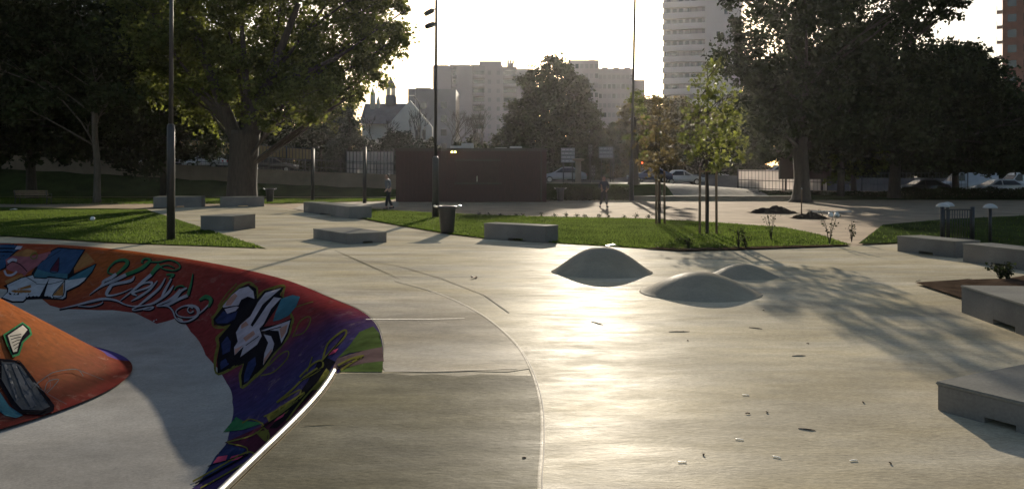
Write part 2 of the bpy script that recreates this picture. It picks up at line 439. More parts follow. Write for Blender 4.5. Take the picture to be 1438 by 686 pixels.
for i in range(NL):
    a, b = rings[i], rings[(i+1) % NL]
    for j in range(len(a) - 1):
        f = bm.faces.new((a[j], b[j], b[j+1], a[j+1])); f.smooth = True
        roll = sstep(7.55, 8.05, LIP[i].y)
        s_mid = -.5 + (s_in(i) + .5) * (j + .5) / NJ
        painted = j < NJ and s_mid > (-.42 if roll > .5 else 0)
        f.material_index = 1 if painted else (0 if j >= NJ else 2)
inner_ring = [(r[-1].co.x, r[-1].co.y) for r in rings]
outer_ring = [(r[0].co.x, r[0].co.y) for r in rings]
zf = rings[0][-1].co.z
ov, oe, of, *_ = geometry.delaunay_2d_cdt([Vector(p) for p in inner_ring], [(i, (i+1) % NL) for i in range(NL)], [], 0, 1e-7)
fv = [bm.verts.new((v.x, v.y, zf)) for v in ov]
for f in of:
    c = sum((ov[i] for i in f), Vector((0, 0))) / 3
    if inside(c, inner_ring): bm.faces.new([fv[i] for i in f]).material_index = 0
bmesh.ops.remove_doubles(bm, verts=bm.verts, dist=1e-5)
bmesh.ops.recalc_face_normals(bm, faces=bm.faces)
if sum(f.normal.z for f in bm.faces) < 0: bmesh.ops.reverse_faces(bm, faces=bm.faces)
BOWL_BVH = BVHTree.FromBMesh(bm)
bowl = empty('skate_bowl', (-1.7, 7.7, ZD), 'sunken concrete skate bowl with graffiti painted banks, cut into the pale deck', 'skate bowl')
bo = bpy.data.objects.new('bowl_surface', bpy.data.meshes.new('bowl_surface'))
bm.to_mesh(bo.data); bm.free()
for m in ('floor', 'wallpaint', 'deck'): bo.data.materials.append(M[m])
COL.objects.link(bo)
def under(o, root):
    o.parent = root; o.matrix_parent_inverse = Matrix.Translation(root.location).inverted(); return o
under(bo, bowl)
# steel coping on the near quarter pipe
cop = [i for i in range(NL) if LIP[i].y <= 7.72 and LIP[i].x > -3.2]
cop.sort(key=lambda i: LIP[i].y + (0 if LIP[i].x > -1.9 or LIP[i].y > 2.2 else -3))
bm = bmesh.new()
tube(bm, [(LIP[i].x, LIP[i].y, ZD + .010) for i in cop], .027, 12)
under(obj('coping', bm, M['steel'], None, True), bowl)

# ground sheet with the bowl cut out
flat_poly('ground', [(-R, -200), (R, -200), (R, R), (-R, R)], -.02, M['gravel'], hole=outer_ring)

# ================================================================== DECK
deck_px = [(150,342),(375,350),(290,322),(205,294),(290,290),(372,288.5),(410,294),(494,306),(560,318),(630,330),(680,336),(770,342),(870,348),(960,354),(1040,352),(1190,346.5),
           (1262,343),(1345,350),(1438,360),(1560,372)]
deck = [(-40, 25.5), (-15.3, 24.4)] + [tuple(P(*q).xy) for q in deck_px] + [(19, 15), (24, 6), (24, -20), (-40, -20)]
deck_o = flat_poly('deck', deck, ZD, M['deck'], hole=outer_ring)
seam_px = [(555,396),(600,408),(640,424),(675,443),(705,466),(728,490),(742,514),(752,540),(759,570),(761,600),(760,640),(757,690)]
seam = [P(x, y) for x, y in seam_px] + [Vector((.13, 3.2, 0)), Vector((.05, .5, 0))]
seam = smooth_line(seam, 5)
near_lip = [LIP[i] - LN[i] * .045 for i in cop if LIP[i].y < 7.62]
near_lip.sort(key=lambda p: p.y)
near_lip = [p for p in near_lip if p.y > 2.4]
low_seam = [p for p in seam if p.y < 7.66 and p.y > .4]
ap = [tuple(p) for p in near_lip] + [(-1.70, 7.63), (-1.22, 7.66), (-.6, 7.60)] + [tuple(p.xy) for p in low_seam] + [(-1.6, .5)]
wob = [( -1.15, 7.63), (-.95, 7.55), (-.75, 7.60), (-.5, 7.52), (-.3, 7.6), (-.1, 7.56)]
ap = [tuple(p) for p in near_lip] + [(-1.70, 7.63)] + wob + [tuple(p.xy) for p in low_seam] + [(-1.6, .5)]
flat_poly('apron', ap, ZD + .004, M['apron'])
lip_out = [LIP[i] - LN[i] * .44 for i in range(NL) if 7.9 < LIP[i].y < 13.2 and LIP[i].x > -4.2]
lip_out.sort(key=lambda p: -p.y)
hi_seam = [p for p in seam if 7.72 < p.y < 13.0]
ap2 = [tuple(p.xy) for p in hi_seam][::-1] + [tuple(p) for p in lip_out] + [(-1.24, 7.74)]
ap2 = [tuple(p.xy) for p in hi_seam] + [(-.05, 7.68), (-.4, 7.72), (-.8, 7.68), (-1.22, 7.72)] + [tuple(p) for p in lip_out[::-1]]
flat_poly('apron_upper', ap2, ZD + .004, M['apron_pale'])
bpy.data.objects['apron_upper'].name = 'apron_strip'

def strip(name, pts, w, z, m, h=.0):
    """a thin line lying on the deck"""
    bm = bmesh.new(); prev = None
    for i, p in enumerate(pts):
        a = pts[max(0, i-1)]; b = pts[min(len(pts)-1, i+1)]
        t = Vector((b[0]-a[0], b[1]-a[1])); t.normalize(); n = Vector((-t.y, t.x))
        ww = w(i / (len(pts)-1)) if callable(w) else w
        q = Vector((p[0], p[1]))
        cur = [bm.verts.new((*(q + n*ww), z)), bm.verts.new((q.x, q.y, z + h)), bm.verts.new((*(q - n*ww), z))]
        if prev:
            bm.faces.new((prev[0], cur[0], cur[1], prev[1])); bm.faces.new((prev[1], cur[1], cur[2], prev[2]))
        prev = cur
    o = obj(name, bm, m); o["kind"] = 'structure'; return o
strip('deck_joint', [tuple(p.xy) for p in seam], .010, ZD + .006, M['apron_pale'], .0005)
strip('deck_joint', [tuple(p.xy + Vector((.018, 0))) for p in seam], .004, ZD + .007, M['joint'])
strip('deck_joint', [(-1.24, 7.68), (-.7, 7.70), (.05, 7.82)], .007, ZD + .010, M['joint'])
strip('deck_joint', [(-1.9, 10.45), (-1.1, 10.46), (-.62, 10.52)], lambda t: .012*(1-t)+.004, ZD + .010, M['scar'])
strip('deck_joint', [tuple(P(x, y).xy) for x, y in ((390,352),(480,362),(560,374),(620,392),(680,415),(715,440))], .012, ZD + .009, M['apron_pale'])
for (x0, y0, x1, y1, ww) in ((470,352,560,392,.012),(428,600,470,598,.010)):
    a, b = P(x0, y0), P(x1, y1)
    strip('deck_stain', [tuple(a.lerp(b, k/6).xy) for k in range(7)], lambda t, ww=ww: ww*math.sin(PI*min(.95, max(.05, t)))+.003, ZD + .0095, M['apron_pale'] if ww > .02 else M['apron'])

# ---- lawns, soil and banks
lawn_mid_px = [(497,305.2),(560,317),(630,329),(680,335),(770,341),(870,347),(930,350.5),(960,352),(1040,350),(1120,347.5),(1195,345),(1150,330),(1100,320),(1000,313),(900,307.5),(750,304.5),(680,302),(600,299),(500,292.5)]
lawn_left = [(-40, 45)] + [tuple(P(*q).xy) for q in ((0,291),(205,294.5),(290,322.5),(373,349.5),(150,341.3))] + [(-15.3, 24.55), (-40, 25.7)]
lawn_mid = [tuple(P(*q).xy) for q in lawn_mid_px]
bumpy = lambda x, y: .025 * math.sin(x * 1.7 + y) * math.sin(y * .9 - x * .4)
flat_poly('lawn', lawn_left, .03, M['grass'], step=1.5, jitter=bumpy)
flat_poly('lawn', lawn_mid, .03, M['grass'], step=1.2, jitter=bumpy)
back_left = [(-75, 57)] + [tuple(P(*q).xy) for q in ((-40,288),(200,286),(372,285),(405,289),(470,298),(500,292),(470,285),(555,283))] + [(-9, 66), (-75, 70)]
back_left = [(-75, 53)] + [tuple(P(*q).xy) for q in ((-40,287),(200,286),(372,286),(440,284.5),(540,281.5))] + [(-9, 66), (-75, 70)]
flat_poly('lawn', back_left, .02, M['grass'], step=3.0)
flat_poly('path', [(-75, 49)] + [tuple(P(*q).xy) for q in ((-40,292),(205,292.5),(372,288),(372,286.2),(200,286.2),(-40,287.2))] + [(-75, 52.8)], .006, M['gravel'])
flat_poly('plaza_strip', [tuple(P(*q).xy) for q in ((412,293),(494,304.5),(500,291.5),(560,291),(560,283),(430,285))], .004, M['paving'])
right_lawn = [tuple(P(*q).xy) for q in ((1205,343),(1262,341.5),(1345,348),(1438,358),(1560,369))] + [(30, 26), (30, 46)] + [tuple(P(*q).xy) for q in ((1438,303),(1330,308),(1240,316))]
flat_poly('lawn', right_lawn, .025, M['bankgrass'], step=1.5)
soil_strip = [tuple(P(*q).xy) for q in ((905,350.8),(960,354),(1040,352),(1120,349),(1190,346.6),(1195,345.3),(1110,346.5),(1040,348.5),(960,350),(925,349))]
flat_poly('soil', soil_strip, .045, M['soil'], step=.6)
soil2 = [tuple(P(*q).xy) for q in ((1284,400),(1345,396.5),(1415,393),(1438,389),(1620,383))] + [(18, 9), (9.2, 8.6), tuple(P(1438, 462).xy), tuple(P(1347, 421).xy)]
flat_poly('soil', soil2, ZD + .02, M['soil'], step=.35, jitter=lambda x, y: .02*math.sin(9*x+3*y)+.02)

T_TAB = [(-60, 3.9), (-45, 3.3), (-24, 2.1), (-10, 1.5), (0, 1.15), (14, 1.1), (22, .5), (32, .05), (60, 0)]
def T(x, d=80):
    z = lerp_table(T_TAB, x)
    return z + (1.45 * sstep(84, 93, d) * sstep(12, 22, x))
def ramp_y(x):
    w = sstep(-9, -6, x)
    return (69 - 9 * w, 75 - 8.5 * w)
def terrain(name, xs, ys, zf, m):
    bm = bmesh.new(); g = [[bm.verts.new((x, y, zf(x, y))) for y in ys(x)] for x in xs]
    for a, b in zip(g, g[1:]):
        for j in range(len(a) - 1):
            f = bm.faces.new((a[j], b[j], b[j+1], a[j+1])); f.smooth = True
    for f in bm.faces:
        f.normal_update()
        if f.normal.z < 0: f.normal_flip()
    me = bpy.data.meshes.new(name); bm.to_mesh(me); bm.free(); me.materials.append(m)
    o = bpy.data.objects.new(name, me); COL.objects.link(o); o["kind"] = 'structure'; return o
XS = [-130 + 2.0 * k for k in range(131)]
def ysr(x):
    a, b = ramp_y(x); return [a + (b - a) * k / 10 for k in range(11)]
def wall_drop(x): return 1.0 * sstep(-8.8, -9.4, x)*0 + (1.0 if x < -9 else 0)
terrain('bank', XS, ysr, lambda x, y: .01 + max(0, (T(x) - wall_drop(x))) * sstep(*ramp_y(x), y) + .06*math.sin(1.3*x)*sstep(*ramp_y(x), y)*(1 if x < -9 else 0), M['bankgrass'])
terrain('street', XS, lambda x: [ramp_y(x)[1] + .02 + (150 - ramp_y(x)[1]) * k / 24 for k in range(25)], lambda x, y: T(x, y), M['asphalt'])
terrain('pavement', [12.5 + .5*k for k in range(16)], lambda x: [60.3 + .6*k for k in range(11)], lambda x, y: .03 + T(x) * sstep(*ramp_y(x), y), M['paving'])
terrain('pavement', [-6 + 1.5*k for k in range(16)], lambda x: [67.5 + .8*k for k in range(5)], lambda x, y: .05 + T(x), M['paving'])

# ---- grass blades: short tufts over the lawns
def blades(name, poly, n, h, w):
    xs = [p[0] for p in poly]; ys = [p[1] for p in poly]
    pts = []
    while len(pts) < n:
        c = np.column_stack([RNG.uniform(min(xs), max(xs), n), RNG.uniform(min(ys), max(ys), n)])
        pts += [q for q in c if inside(q, poly)]
    c = np.array(pts[:n]); a = RNG.uniform(0, 2*PI, n); hh = h * RNG.uniform(.5, 1.3, n)
    lean = RNG.normal(0, .45, (n, 2)) * hh[:, None]
    v = np.zeros((n, 3, 3))
    v[:, 0, 0] = c[:, 0] + np.cos(a)*w; v[:, 0, 1] = c[:, 1] + np.sin(a)*w
    v[:, 1, 0] = c[:, 0] - np.cos(a)*w; v[:, 1, 1] = c[:, 1] - np.sin(a)*w
    v[:, 2, :2] = c + lean; v[:, :2, 2] = .015; v[:, 2, 2] = .02 + hh
    me = bpy.data.meshes.new(name); me.from_pydata([], [], [])
    me.vertices.add(3*n); me.vertices.foreach_set("co", v.ravel())
    me.loops.add(3*n); me.loops.foreach_set("vertex_index", np.arange(3*n))
    me.polygons.add(n); me.polygons.foreach_set("loop_start", np.arange(0, 3*n, 3)); me.update(calc_edges=True)
    me.materials.append(M['blade'])
    o = bpy.data.objects.new(name, me); COL.objects.link(o); o["kind"] = 'stuff'; o["label"] = 'short green grass growing on the lawns'; o["category"] = 'grass'
    return o
near_left = [(-26, 42), tuple(P(205,295).xy), tuple(P(290,322.6).xy), tuple(P(372,349.3).xy), tuple(P(150,341).xy), (-15.3, 24.7), (-26, 25.6)]
blades('grass', near_left, 60000, .055, .016)
blades('grass', lawn_mid, 60000, .055, .016)
blades('grass', right_lawn, 3500, .07, .016)
blades('grass', [(-45, 50.2), tuple(P(200,286.5).xy), tuple(P(372,286.5).xy), tuple(P(540,282).xy), (-9, 62), (-45, 62)], 25000, .08, .03)

# ================================================================== GRAFFITI on the bowl and on the mound
CAMP = Vector((0, 0, EYE))
def cast(px, py, bvh, off):
    d = Vector(((px - CX) / F, 1, -(py - HY) / F)); d.normalize()
    h = bvh.ray_cast(CAMP, d)
    if h[0] is None: return None
    n = h[1] if h[1].dot(d) < 0 else -h[1]
    return h[0] + n * off
def decal(name, poly, bvh, off, m, parent, step=5.0):
    """a patch of paint: outline as seen, laid on the curved surface"""
    poly = [Vector(p) for p in poly]; dense = []
    for i, p in enumerate(poly):
        q = poly[(i+1) % len(poly)]; k = max(1, int((q-p).length / step))
        dense += [p.lerp(q, j/k) for j in range(k)]
    vs = list(dense); n = len(vs); es = [(i, (i+1) % n) for i in range(n)]
    x0 = min(p.x for p in vs); x1 = max(p.x for p in vs); y0 = min(p.y for p in vs); y1 = max(p.y for p in vs)
    x = x0 + step/2
    while x < x1:
        y = y0 + step/2
        while y < y1:
            if inside((x, y), poly): vs.append(Vector((x, y)))
            y += step
        x += step
    ov, oe, of, *_ = geometry.delaunay_2d_cdt(vs, es, [], 0, 1e-4)
    bm = bmesh.new(); bv = []
    for v in ov:
        c = cast(v.x, v.y, bvh, off); bv.append(bm.verts.new(c) if c is not None else None)
    for f in of:
        c = sum((ov[i] for i in f), Vector((0, 0))) / 3
        if inside(c, poly) and all(bv[i] is not None for i in f):
            ff = bm.faces.new([bv[i] for i in f]); ff.smooth = True
    for v in [v for v in bm.verts if not v.link_faces]: bm.verts.remove(v)
    if not bm.faces: bm.free(); return None
    return bm
def zc(ox, oy, k, pts): return [(ox + x / k, oy + y / k) for x, y in pts]
def ribbon_poly(pts, w):
    """outline of a brush stroke in the picture; w: width or list of widths (px)"""
    line = smooth_line([(p[0], p[1], 0) for p in pts], 4)
    n = len(line); quads = []
    for i, p in enumerate(line):
        a, b = line[max(0, i-1)], line[min(n-1, i+1)]
        t = (b - a); t = t.normalized() if t.length > 1e-6 else Vector((1, 0, 0))
        nn = Vector((-t.y, t.x, 0))
        if isinstance(w, (list, tuple)):
            f = i / (n-1) * (len(w)-1); k = min(int(f), len(w)-2); ww = w[k] + (w[k+1]-w[k])*(f-k)
        else: ww = w
        quads.append((p + nn*ww/2, p - nn*ww/2))
    return quads
class Mural:
    """one painted piece: its layers of paint, each colour one mesh"""
    def __init__(self, bvh, parent): self.bvh = bvh; self.parent = parent; self.L = []
    def fill(self, m, pts, step=5.0): self.L.append(('f', m, pts, step))
    def line(self, m, pts, w): self.L.append(('l', m, pts, w))
    def build(self, name, base=.003, lab=None, gap=.0006):
        root = None; k = 0
        runs = []
        for l in self.L:
            if runs and runs[-1][0] == l[1]: runs[-1][1].append(l)
            else: runs.append((l[1], [l]))
        bmall = bmesh.new(); mats = []
        for m, ls in runs:
            if m not in mats: mats.append(m)
            mi = mats.index(m); k += 1
            off = base + gap * k
            for l in ls:
                off += .00005
                if l[0] == 'f':
                    b = decal('x', l[2], self.bvh, off, M[m], None, l[3])
                    if b is None: continue
                    for f in b.faces: f.material_index = mi
                    me = bpy.data.meshes.new('t'); b.to_mesh(me); b.free(); bmall.from_mesh(me); bpy.data.meshes.remove(me)
                else:
                    prev = None
                    for a, c in ribbon_poly(l[2], l[3]):
                        A, C = cast(a.x, a.y, self.bvh, off), cast(c.x, c.y, self.bvh, off)
                        cur = None
                        if A is not None and C is not None: cur = (bmall.verts.new(A), bmall.verts.new(C))
                        if prev and cur and (A - prev[0].co).length < 1.2:
                            f = bmall.faces.new((prev[0], cur[0], cur[1], prev[1])); f.material_index = mi
                        prev = cur
        me = bpy.data.meshes.new(name); bmall.to_mesh(me); bmall.free()
        for m in mats: me.materials.append(M[m])
        o = bpy.data.objects.new(name, me); COL.objects.link(o); under(o, self.parent)
        if lab: o["label"] = lab
        return o

# piece with the blue letters (left)
A = lambda pts: zc(0, 330, 6.236, pts)
g = Mural(BOWL_BVH, bowl)
g.fill('g_orange', A([(100,170),(240,120),(330,140),(240,200),(120,200)]))
g.fill('g_orange', A([(640,310),(700,180),(760,150),(830,230),(700,300)]))
g.fill('g_orange', A([(40,400),(190,340),(220,370),(60,430)]))
g.fill('g_black', A([(-60,70),(90,70),(205,100),(140,150),(70,215),(55,290),(-60,340)]))
g.fill('g_black', A([(455,130),(510,105),(630,115),(750,125),(700,205),(650,290),(650,335),(800,265),(850,250),(810,330),(745,410),(695,450),(592,500),(585,555),(555,572),(370,560),(235,565),(205,592),(105,592),(5,555),(60,500),(62,470),(30,445),(180,370),(280,345),(275,335),(320,265),(395,200)]))
g.fill('g_blue', A([(-60,85),(90,80),(195,105),(130,145),(60,210),(45,280),(-60,330)]))
g.fill('g_pink', A([(50,215),(110,180),(240,190),(340,170),(440,145),(455,170),(420,205),(370,225),(330,270),(250,320),(215,360),(195,335),(130,325),(60,300)]))
g.fill('g_white', A([(20,545),(70,500),(75,465),(45,445),(190,378),(290,352),(300,378),(440,375),(590,388),(760,368),(735,400),(690,435),(580,488),(575,540),(550,558),(370,545),(230,550),(200,578),(110,578)]))
g.fill('g_lilac', A([(150,95),(200,98),(180,125),(130,125)]))
g.fill('g_teal', A([(590,385),(650,345),(800,275),(840,252),(805,320),(760,370),(600,395)]))
g.fill('g_teal', A([(300,340),(330,290),(470,300),(600,300),(590,380),(440,365),(400,373),(300,370)]))
g.fill('g_blue', A([(460,140),(510,117),(630,127),(738,132),(690,200),(640,290),(610,340),(440,330),(330,300),(330,270),(400,210)]))
g.fill('g_maroon', A([(520,195),(510,320),(440,315)]))
g.fill('g_orange', A([(560,420),(553,528),(520,533),(462,530)]))
g.fill('g_orange', A([(95,490),(270,435),(275,460),(180,480),(275,485),(270,505),(140,515)]))
g.fill('g_black', A([(435,375),(385,540),(345,542),(400,440)]))
for pts, w in (([(300,372),(400,378),(440,366),(590,386),(610,345),(650,280),(745,128)], 1.6), ([(590,385),(660,345),(840,252)], 1.2), ([(570,400),(460,532),(552,535),(570,400)], 1.2), ([(320,430),(440,430),(590,388)], .8), ([(520,195),(510,320),(440,315),(520,195)], 1.0), ([(230,365),(320,420)], 1.0), ([(400,215),(460,180),(540,130)], .7)):
    g.line('g_black', A(pts), w)
g.line('g_olive', A([(285,165),(320,160),(325,195),(290,210),(270,190),(285,165)]), 1.6)
g.line('g_black', A([(60,270),(110,235),(180,260),(240,320)]), 1.3)
g.line('g_lilac', A([(40,310),(60,350),(110,350),(150,320)]), 3.0)
g.line('g_lilac', A([(70,240),(110,215),(150,225)]), 4.0)
g.build('graffiti_letters', .003, 'blue and white block letters with black outline on the red bank')

# script lettering (middle)
B = lambda pts: zc(80, 340, 5.277, pts)
g = Mural(BOWL_BVH, bowl)
strokes = [
 ('g_green', [(440,240),(380,225),(385,190),(430,145),(490,128),(522,145),(505,180),(440,238)], [8,8,10,14,20,26,26,14]),
 ('g_grey', [(440,235),(400,262),(345,290),(340,315),(300,345)], [22,24,18,22,6]),
 ('g_grey', [(240,390),(330,325),(430,280),(512,240)], [3,14,24,26]),
 ('g_green', [(512,240),(600,205),(650,175),(690,132),(655,120),(625,142),(640,152)], [26,26,26,18,12,9,5]),
 ('g_grey', [(575,250),(545,285),(420,312),(390,340),(368,385),(400,395),(480,375),(560,340)], [5,22,20,26,22,12,8,4]),
 ('g_green', [(690,145),(760,145),(830,130),(890,150),(912,185),(870,208),(800,200),(770,180),(820,168),(872,190)], [8,10,9,9,10,10,9,8,7,4]),
 ('g_green', [(762,168),(725,205),(695,245)], [34,28,24]),
 ('g_grey', [(700,240),(640,290),(560,360),(470,432)], [24,22,14,3]),
 ('g_grey', [(585,345),(640,305),(705,298),(685,330),(595,362),(560,378),(595,396)], [10,12,16,14,14,20,6]),
 ('g_grey', [(745,285),(690,350),(610,405),(550,437)], [6,16,18,4]),
 ('g_grey', [(805,265),(760,340),(680,410),(590,482)], [6,18,20,6]),
 ('g_green', [(810,240),(865,240),(828,272)], [8,20,6]),
 ('g_grey', [(850,270),(800,360),(770,420)], [10,20,5]),
 ('g_grey', [(865,320),(820,380),(720,450),(640,470)], [8,20,18,5]),
 ('g_green', [(950,335),(925,322),(890,330),(870,355)], [6,10,10,6]),
 ('g_grey', [(915,350),(850,420),(740,468)], [12,22,6]),
 ('g_green', [(1008,232),(995,310),(970,395)], [4,14,22]),
 ('g_grey', [(970,395),(900,425),(830,465),(760,472)], [24,20,12,6]),
 ('g_grey', [(965,340),(915,368),(860,440),(790,468)], [10,22,22,6]),
 ('g_grey', [(15,497),(150,466),(250,440),(350,420),(440,432),(500,460),(560,475),(610,470)], [2,12,18,18,14,9,8,6]),
 ('g_grey', [(155,474),(250,478),(325,458),(342,440)], [5,8,8,5]),
 ('g_grey', [(650,470),(600,478),(560,500),(590,505),(680,485),(718,482),(690,500),(640,500)], [8,10,9,9,10,9,8,4]),
 ('g_grey', [(740,475),(820,475),(860,510),(880,560),(920,590),(980,585),(1040,545),(1048,500),(1010,472),(940,475),(885,510),(900,545),(960,558),(1020,550),(1080,510),(1128,462)], [6,10,11,10,10,11,16,26,18,10,8,8,9,9,10,9]),
 ('g_green', [(1055,432),(1105,405),(1142,428),(1125,482)], [10,30,30,8]),
 ('g_grey', [(1010,490),(985,480),(970,505),(990,525),(1015,510)], [12,8,8,8,12]),
]
for c, pts, w in strokes: g.line('g_black', zc(.7, .9, 1, B(pts)), [(x + 9) / 5.277 for x in w])
for c, pts, w in strokes: g.line(c, B(pts), [x / 5.277 for x in w])
g.line('g_white', B([(715,590),(725,582)]), 1.6); g.line('g_white', B([(735,580),(742,574)]), 1.2)
g.build('graffiti_script', .003, 'grey and green flowing script tag with curled tail on the red bank')

# angular letters (right)
C_ = lambda pts: zc(280, 380, 3.8125, pts)
g = Mural(BOWL_BVH, bowl)
outline_c = [(70,262),(120,195),(170,135),(210,92),(265,70),(300,92),(308,150),(345,112),(455,85),(440,140),(495,250),(478,330),(445,395),(400,440),(345,520),(230,620),(222,560),(235,500),(95,552),(88,480),(105,400),(100,350),(165,285),(120,300),(75,290),(70,262)]
for k in range(3):
    j = [(x + random.uniform(-9, 9), y + random.uniform(-9, 9)) for x, y in outline_c]
    g.line('g_olive', C_(j), 2.2)
g.line('g_olive', C_([(500,350),(560,330),(595,270),(585,245),(540,270),(515,320),(500,355)]), 1.6)
g.line('g_olive', C_([(330,560),(400,540),(470,470),(475,430),(430,450),(370,510)]), 1.8)
g.line('g_olive', C_([(100,190),(150,120),(200,70)]), 1.6); g.line('g_olive', C_([(500,200),(560,180),(610,165)]), 1.2)
g.fill('g_black', C_([(75,258),(125,195),(175,125),(215,90),(262,72),(305,95),(310,150),(350,108),(458,86),(430,130),(450,145),(400,220),(345,300),(425,285),(497,252),(478,335),(445,395),(400,440),(345,515),(280,575),(228,617),(224,560),(240,495),(150,530),(98,550),(95,480),(110,400),(105,360),(170,285),(130,296),(80,290)]))
g.fill('g_navy', C_([(85,265),(130,215),(165,232),(205,215),(190,260),(150,280),(95,282)]))
g.fill('g_navy', C_([(118,390),(150,350),(170,380),(165,430),(125,450)]))
g.fill('g_navy', C_([(240,560),(262,490),(300,460),(305,500),(265,585),(240,600)]))
g.fill('g_navy', C_([(110,490),(140,470),(160,500),(115,530)]))
g.fill('g_lilac', C_([(125,190),(175,130),(215,97),(262,84),(290,110),(296,150),(260,138),(225,155),(210,185),(165,190),(130,198)]))
g.fill('g_lilac', C_([(135,205),(200,190),(212,195),(195,215),(150,230)]))
g.fill('g_lilac', C_([(440,93),(355,118),(315,168),(275,242),(220,290),(197,330),(207,380),(187,410),(190,452),(238,405),(220,462),(310,395),(335,350),(322,310),(345,285),(385,205),(438,147),(400,142),(360,190),(300,280),(285,300),(275,290),(340,180)]))
g.fill('g_lilac', C_([(330,322),(420,290),(488,265),(470,330),(440,388),(425,322),(365,318),(350,322)]))
g.fill('g_lilac', C_([(345,340),(385,350),(402,390),(392,430),(342,505),(350,440),(370,385)]))
g.fill('g_salmon', C_([(150,160),(190,120),(205,135),(170,185),(140,188)]))
g.fill('g_salmon', C_([(225,290),(250,270),(265,290),(225,312)])); g.fill('g_salmon', C_([(235,360),(290,320),(300,340),(250,380)]))
g.fill('g_salmon', C_([(348,470),(390,415),(388,435),(345,500)])); g.fill('g_salmon', C_([(430,310),(475,285),(462,335),(440,365)])); g.fill('g_salmon', C_([(190,420),(235,400),(192,450)]))
g.fill('g_teal', C_([(440,150),(500,130),(540,140),(520,190),(480,240),(430,265),(395,272),(410,220)]))
g.line('g_black', C_([(300,180),(250,240),(200,300)]), 1.6); g.line('g_black', C_([(330,330),(440,300)]), 1.2); g.line('g_black', C_([(250,400),(320,350)]), 1.0)
g.build('graffiti_letters', .003, 'angular lilac and navy letters with yellow glow on the red bank')

# wild lettering over the blue end
D_ = lambda pts: zc(260, 440, 2.79, pts)
g = Mural(BOWL_BVH, bowl)
g.fill('g_maroon', D_([(155,505),(300,440),(360,395),(480,290),(555,215),(578,240),(540,300),(470,380),(400,452),(330,520),(270,555),(235,528)]))
g.fill('g_moss', [(505,466),(524,458),(533,468),(537,487),(512,492),(490,496),(474,503),(490,486)])
g.fill('g_mauve', [(474,503),(512,492),(537,487),(539,508),(512,511),(484,516),(466,520)])
g.fill('g_moss', [(476,522.4),(492,515),(512,510),(538,507),(537,522.4)])
g.fill('g_green', D_([(150,465),(200,405),(225,420),(310,428),(230,455)]))
g.fill('g_navy', D_([(120,560),(160,515),(240,530),(200,580),(80,650),(60,660)]))
g.fill('g_black', D_([(520,190),(560,175),(590,190),(560,230),(510,300),(440,375),(360,450),(330,450),(400,380),(480,270),(510,215)]))
g.fill('g_olive', D_([(555,215),(575,235),(520,300),(500,300)])); g.fill('g_olive', D_([(330,425),(320,405),(440,330),(400,390)])); g.fill('g_olive', D_([(275,465),(330,455),(320,500)]))
g.fill('g_magenta', D_([(110,588),(130,562),(168,556),(160,578)])); g.fill('g_magenta', D_([(165,583),(185,560),(242,545),(215,570)])); g.fill('g_magenta', D_([(562,166),(580,145),(602,138),(590,155)])); g.fill('g_magenta', D_([(350,425),(380,390),(400,378),(385,405)]))
for pts, w in (([(540,185),(560,120),(610,75),(632,68),(625,95),(580,140),(545,180)], 2.0), ([(450,250),(500,200),(535,185),(540,210),(500,240),(455,262)], 1.8), ([(360,350),(420,300),(470,250),(520,215)], 2.0), ([(362,350),(450,300),(440,330),(370,370)], 1.4),
               ([(600,205),(650,180),(700,168),(660,190),(610,225)], 2.2), ([(310,405),(350,385),(470,310),(420,360),(330,425)], 1.6), ([(165,505),(260,480),(310,440),(260,415),(225,430)], 1.4), ([(300,440),(330,470),(320,500),(280,465)], 1.4), ([(30,660),(120,610),(240,545),(280,555)], 1.6), ([(60,686),(160,630),(300,545),(380,470)], 1.5), ([(170,510),(240,525),(245,550)], 1.3), ([(400,420),(470,330),(540,255),(565,225)], 1.6), ([(510,300),(540,260),(570,240)], 1.4), ([(500,170),(480,230)], 1.2)):
    g.line('g_olive', D_(pts), w*1.35)
for pts, w in (([(540,190),(590,130),(625,85)], 1.0), ([(450,265),(540,215)], 1.0), ([(600,215),(700,172)], 1.0), ([(300,450),(420,365),(520,260)], 1.4), ([(40,668),(250,552)], 1.6), ([(90,600),(240,552)], 1.0)):
    g.line('g_black', D_(pts), w*1.2)
g.build('graffiti_letters', .003, 'maroon and olive tangled lettering over the blue end of the bank')

# ================================================================== MOUND in the bowl
MC, MR = Vector((-8.95, 10.5)), 3.55
def mound_h(r):
    h = .72 * (3.42 - r)
    h = (h + math.sqrt(h*h + .012)) / 2 - .01 * min(1, r/3.7)
    top = 1.95
    k = .25
    return max(0.004, top - .5*((top - h) + math.sqrt((top - h)**2 + k*k)) + .02)
bm = bmesh.new()
NR, NT = 60, 128; prev = None
for i in range(NR + 1):
    r = MR * i / NR + .001
    cur = []
    for k in range(NT):
        a = 2*PI*k/NT
        wob_ = 1 + (.015*math.sin(3*a+1) + .01*math.sin(5*a)) * sstep(2.5, 4, r)
        cur.append(bm.verts.new((MC.x + r*wob_*math.cos(a), MC.y + r*wob_*math.sin(a), -DEPTH + ZD + .004 + mound_h(r))))
    if prev:
        for k in range(NT):
            f = bm.faces.new((prev[k], prev[(k+1) % NT], cur[(k+1) % NT], cur[k])); f.smooth = True
            a = 2*PI*(k+.5)/NT
            if r > 3.3 and .55 < a < 1.95: f.material_index = 1
    else: bm.faces.new(cur[::-1])
    prev = cur
bmesh.ops.recalc_face_normals(bm, faces=bm.faces)
MOUND_BVH = BVHTree.FromBMesh(bm)
mound = empty('painted_mound', (MC.x, MC.y, -DEPTH + ZD), 'orange painted volcano mound rising from the grey bowl floor', 'skate mound')
mo = bpy.data.objects.new('mound_surface', bpy.data.meshes.new('mound_surface')); bm.to_mesh(mo.data); bm.free()
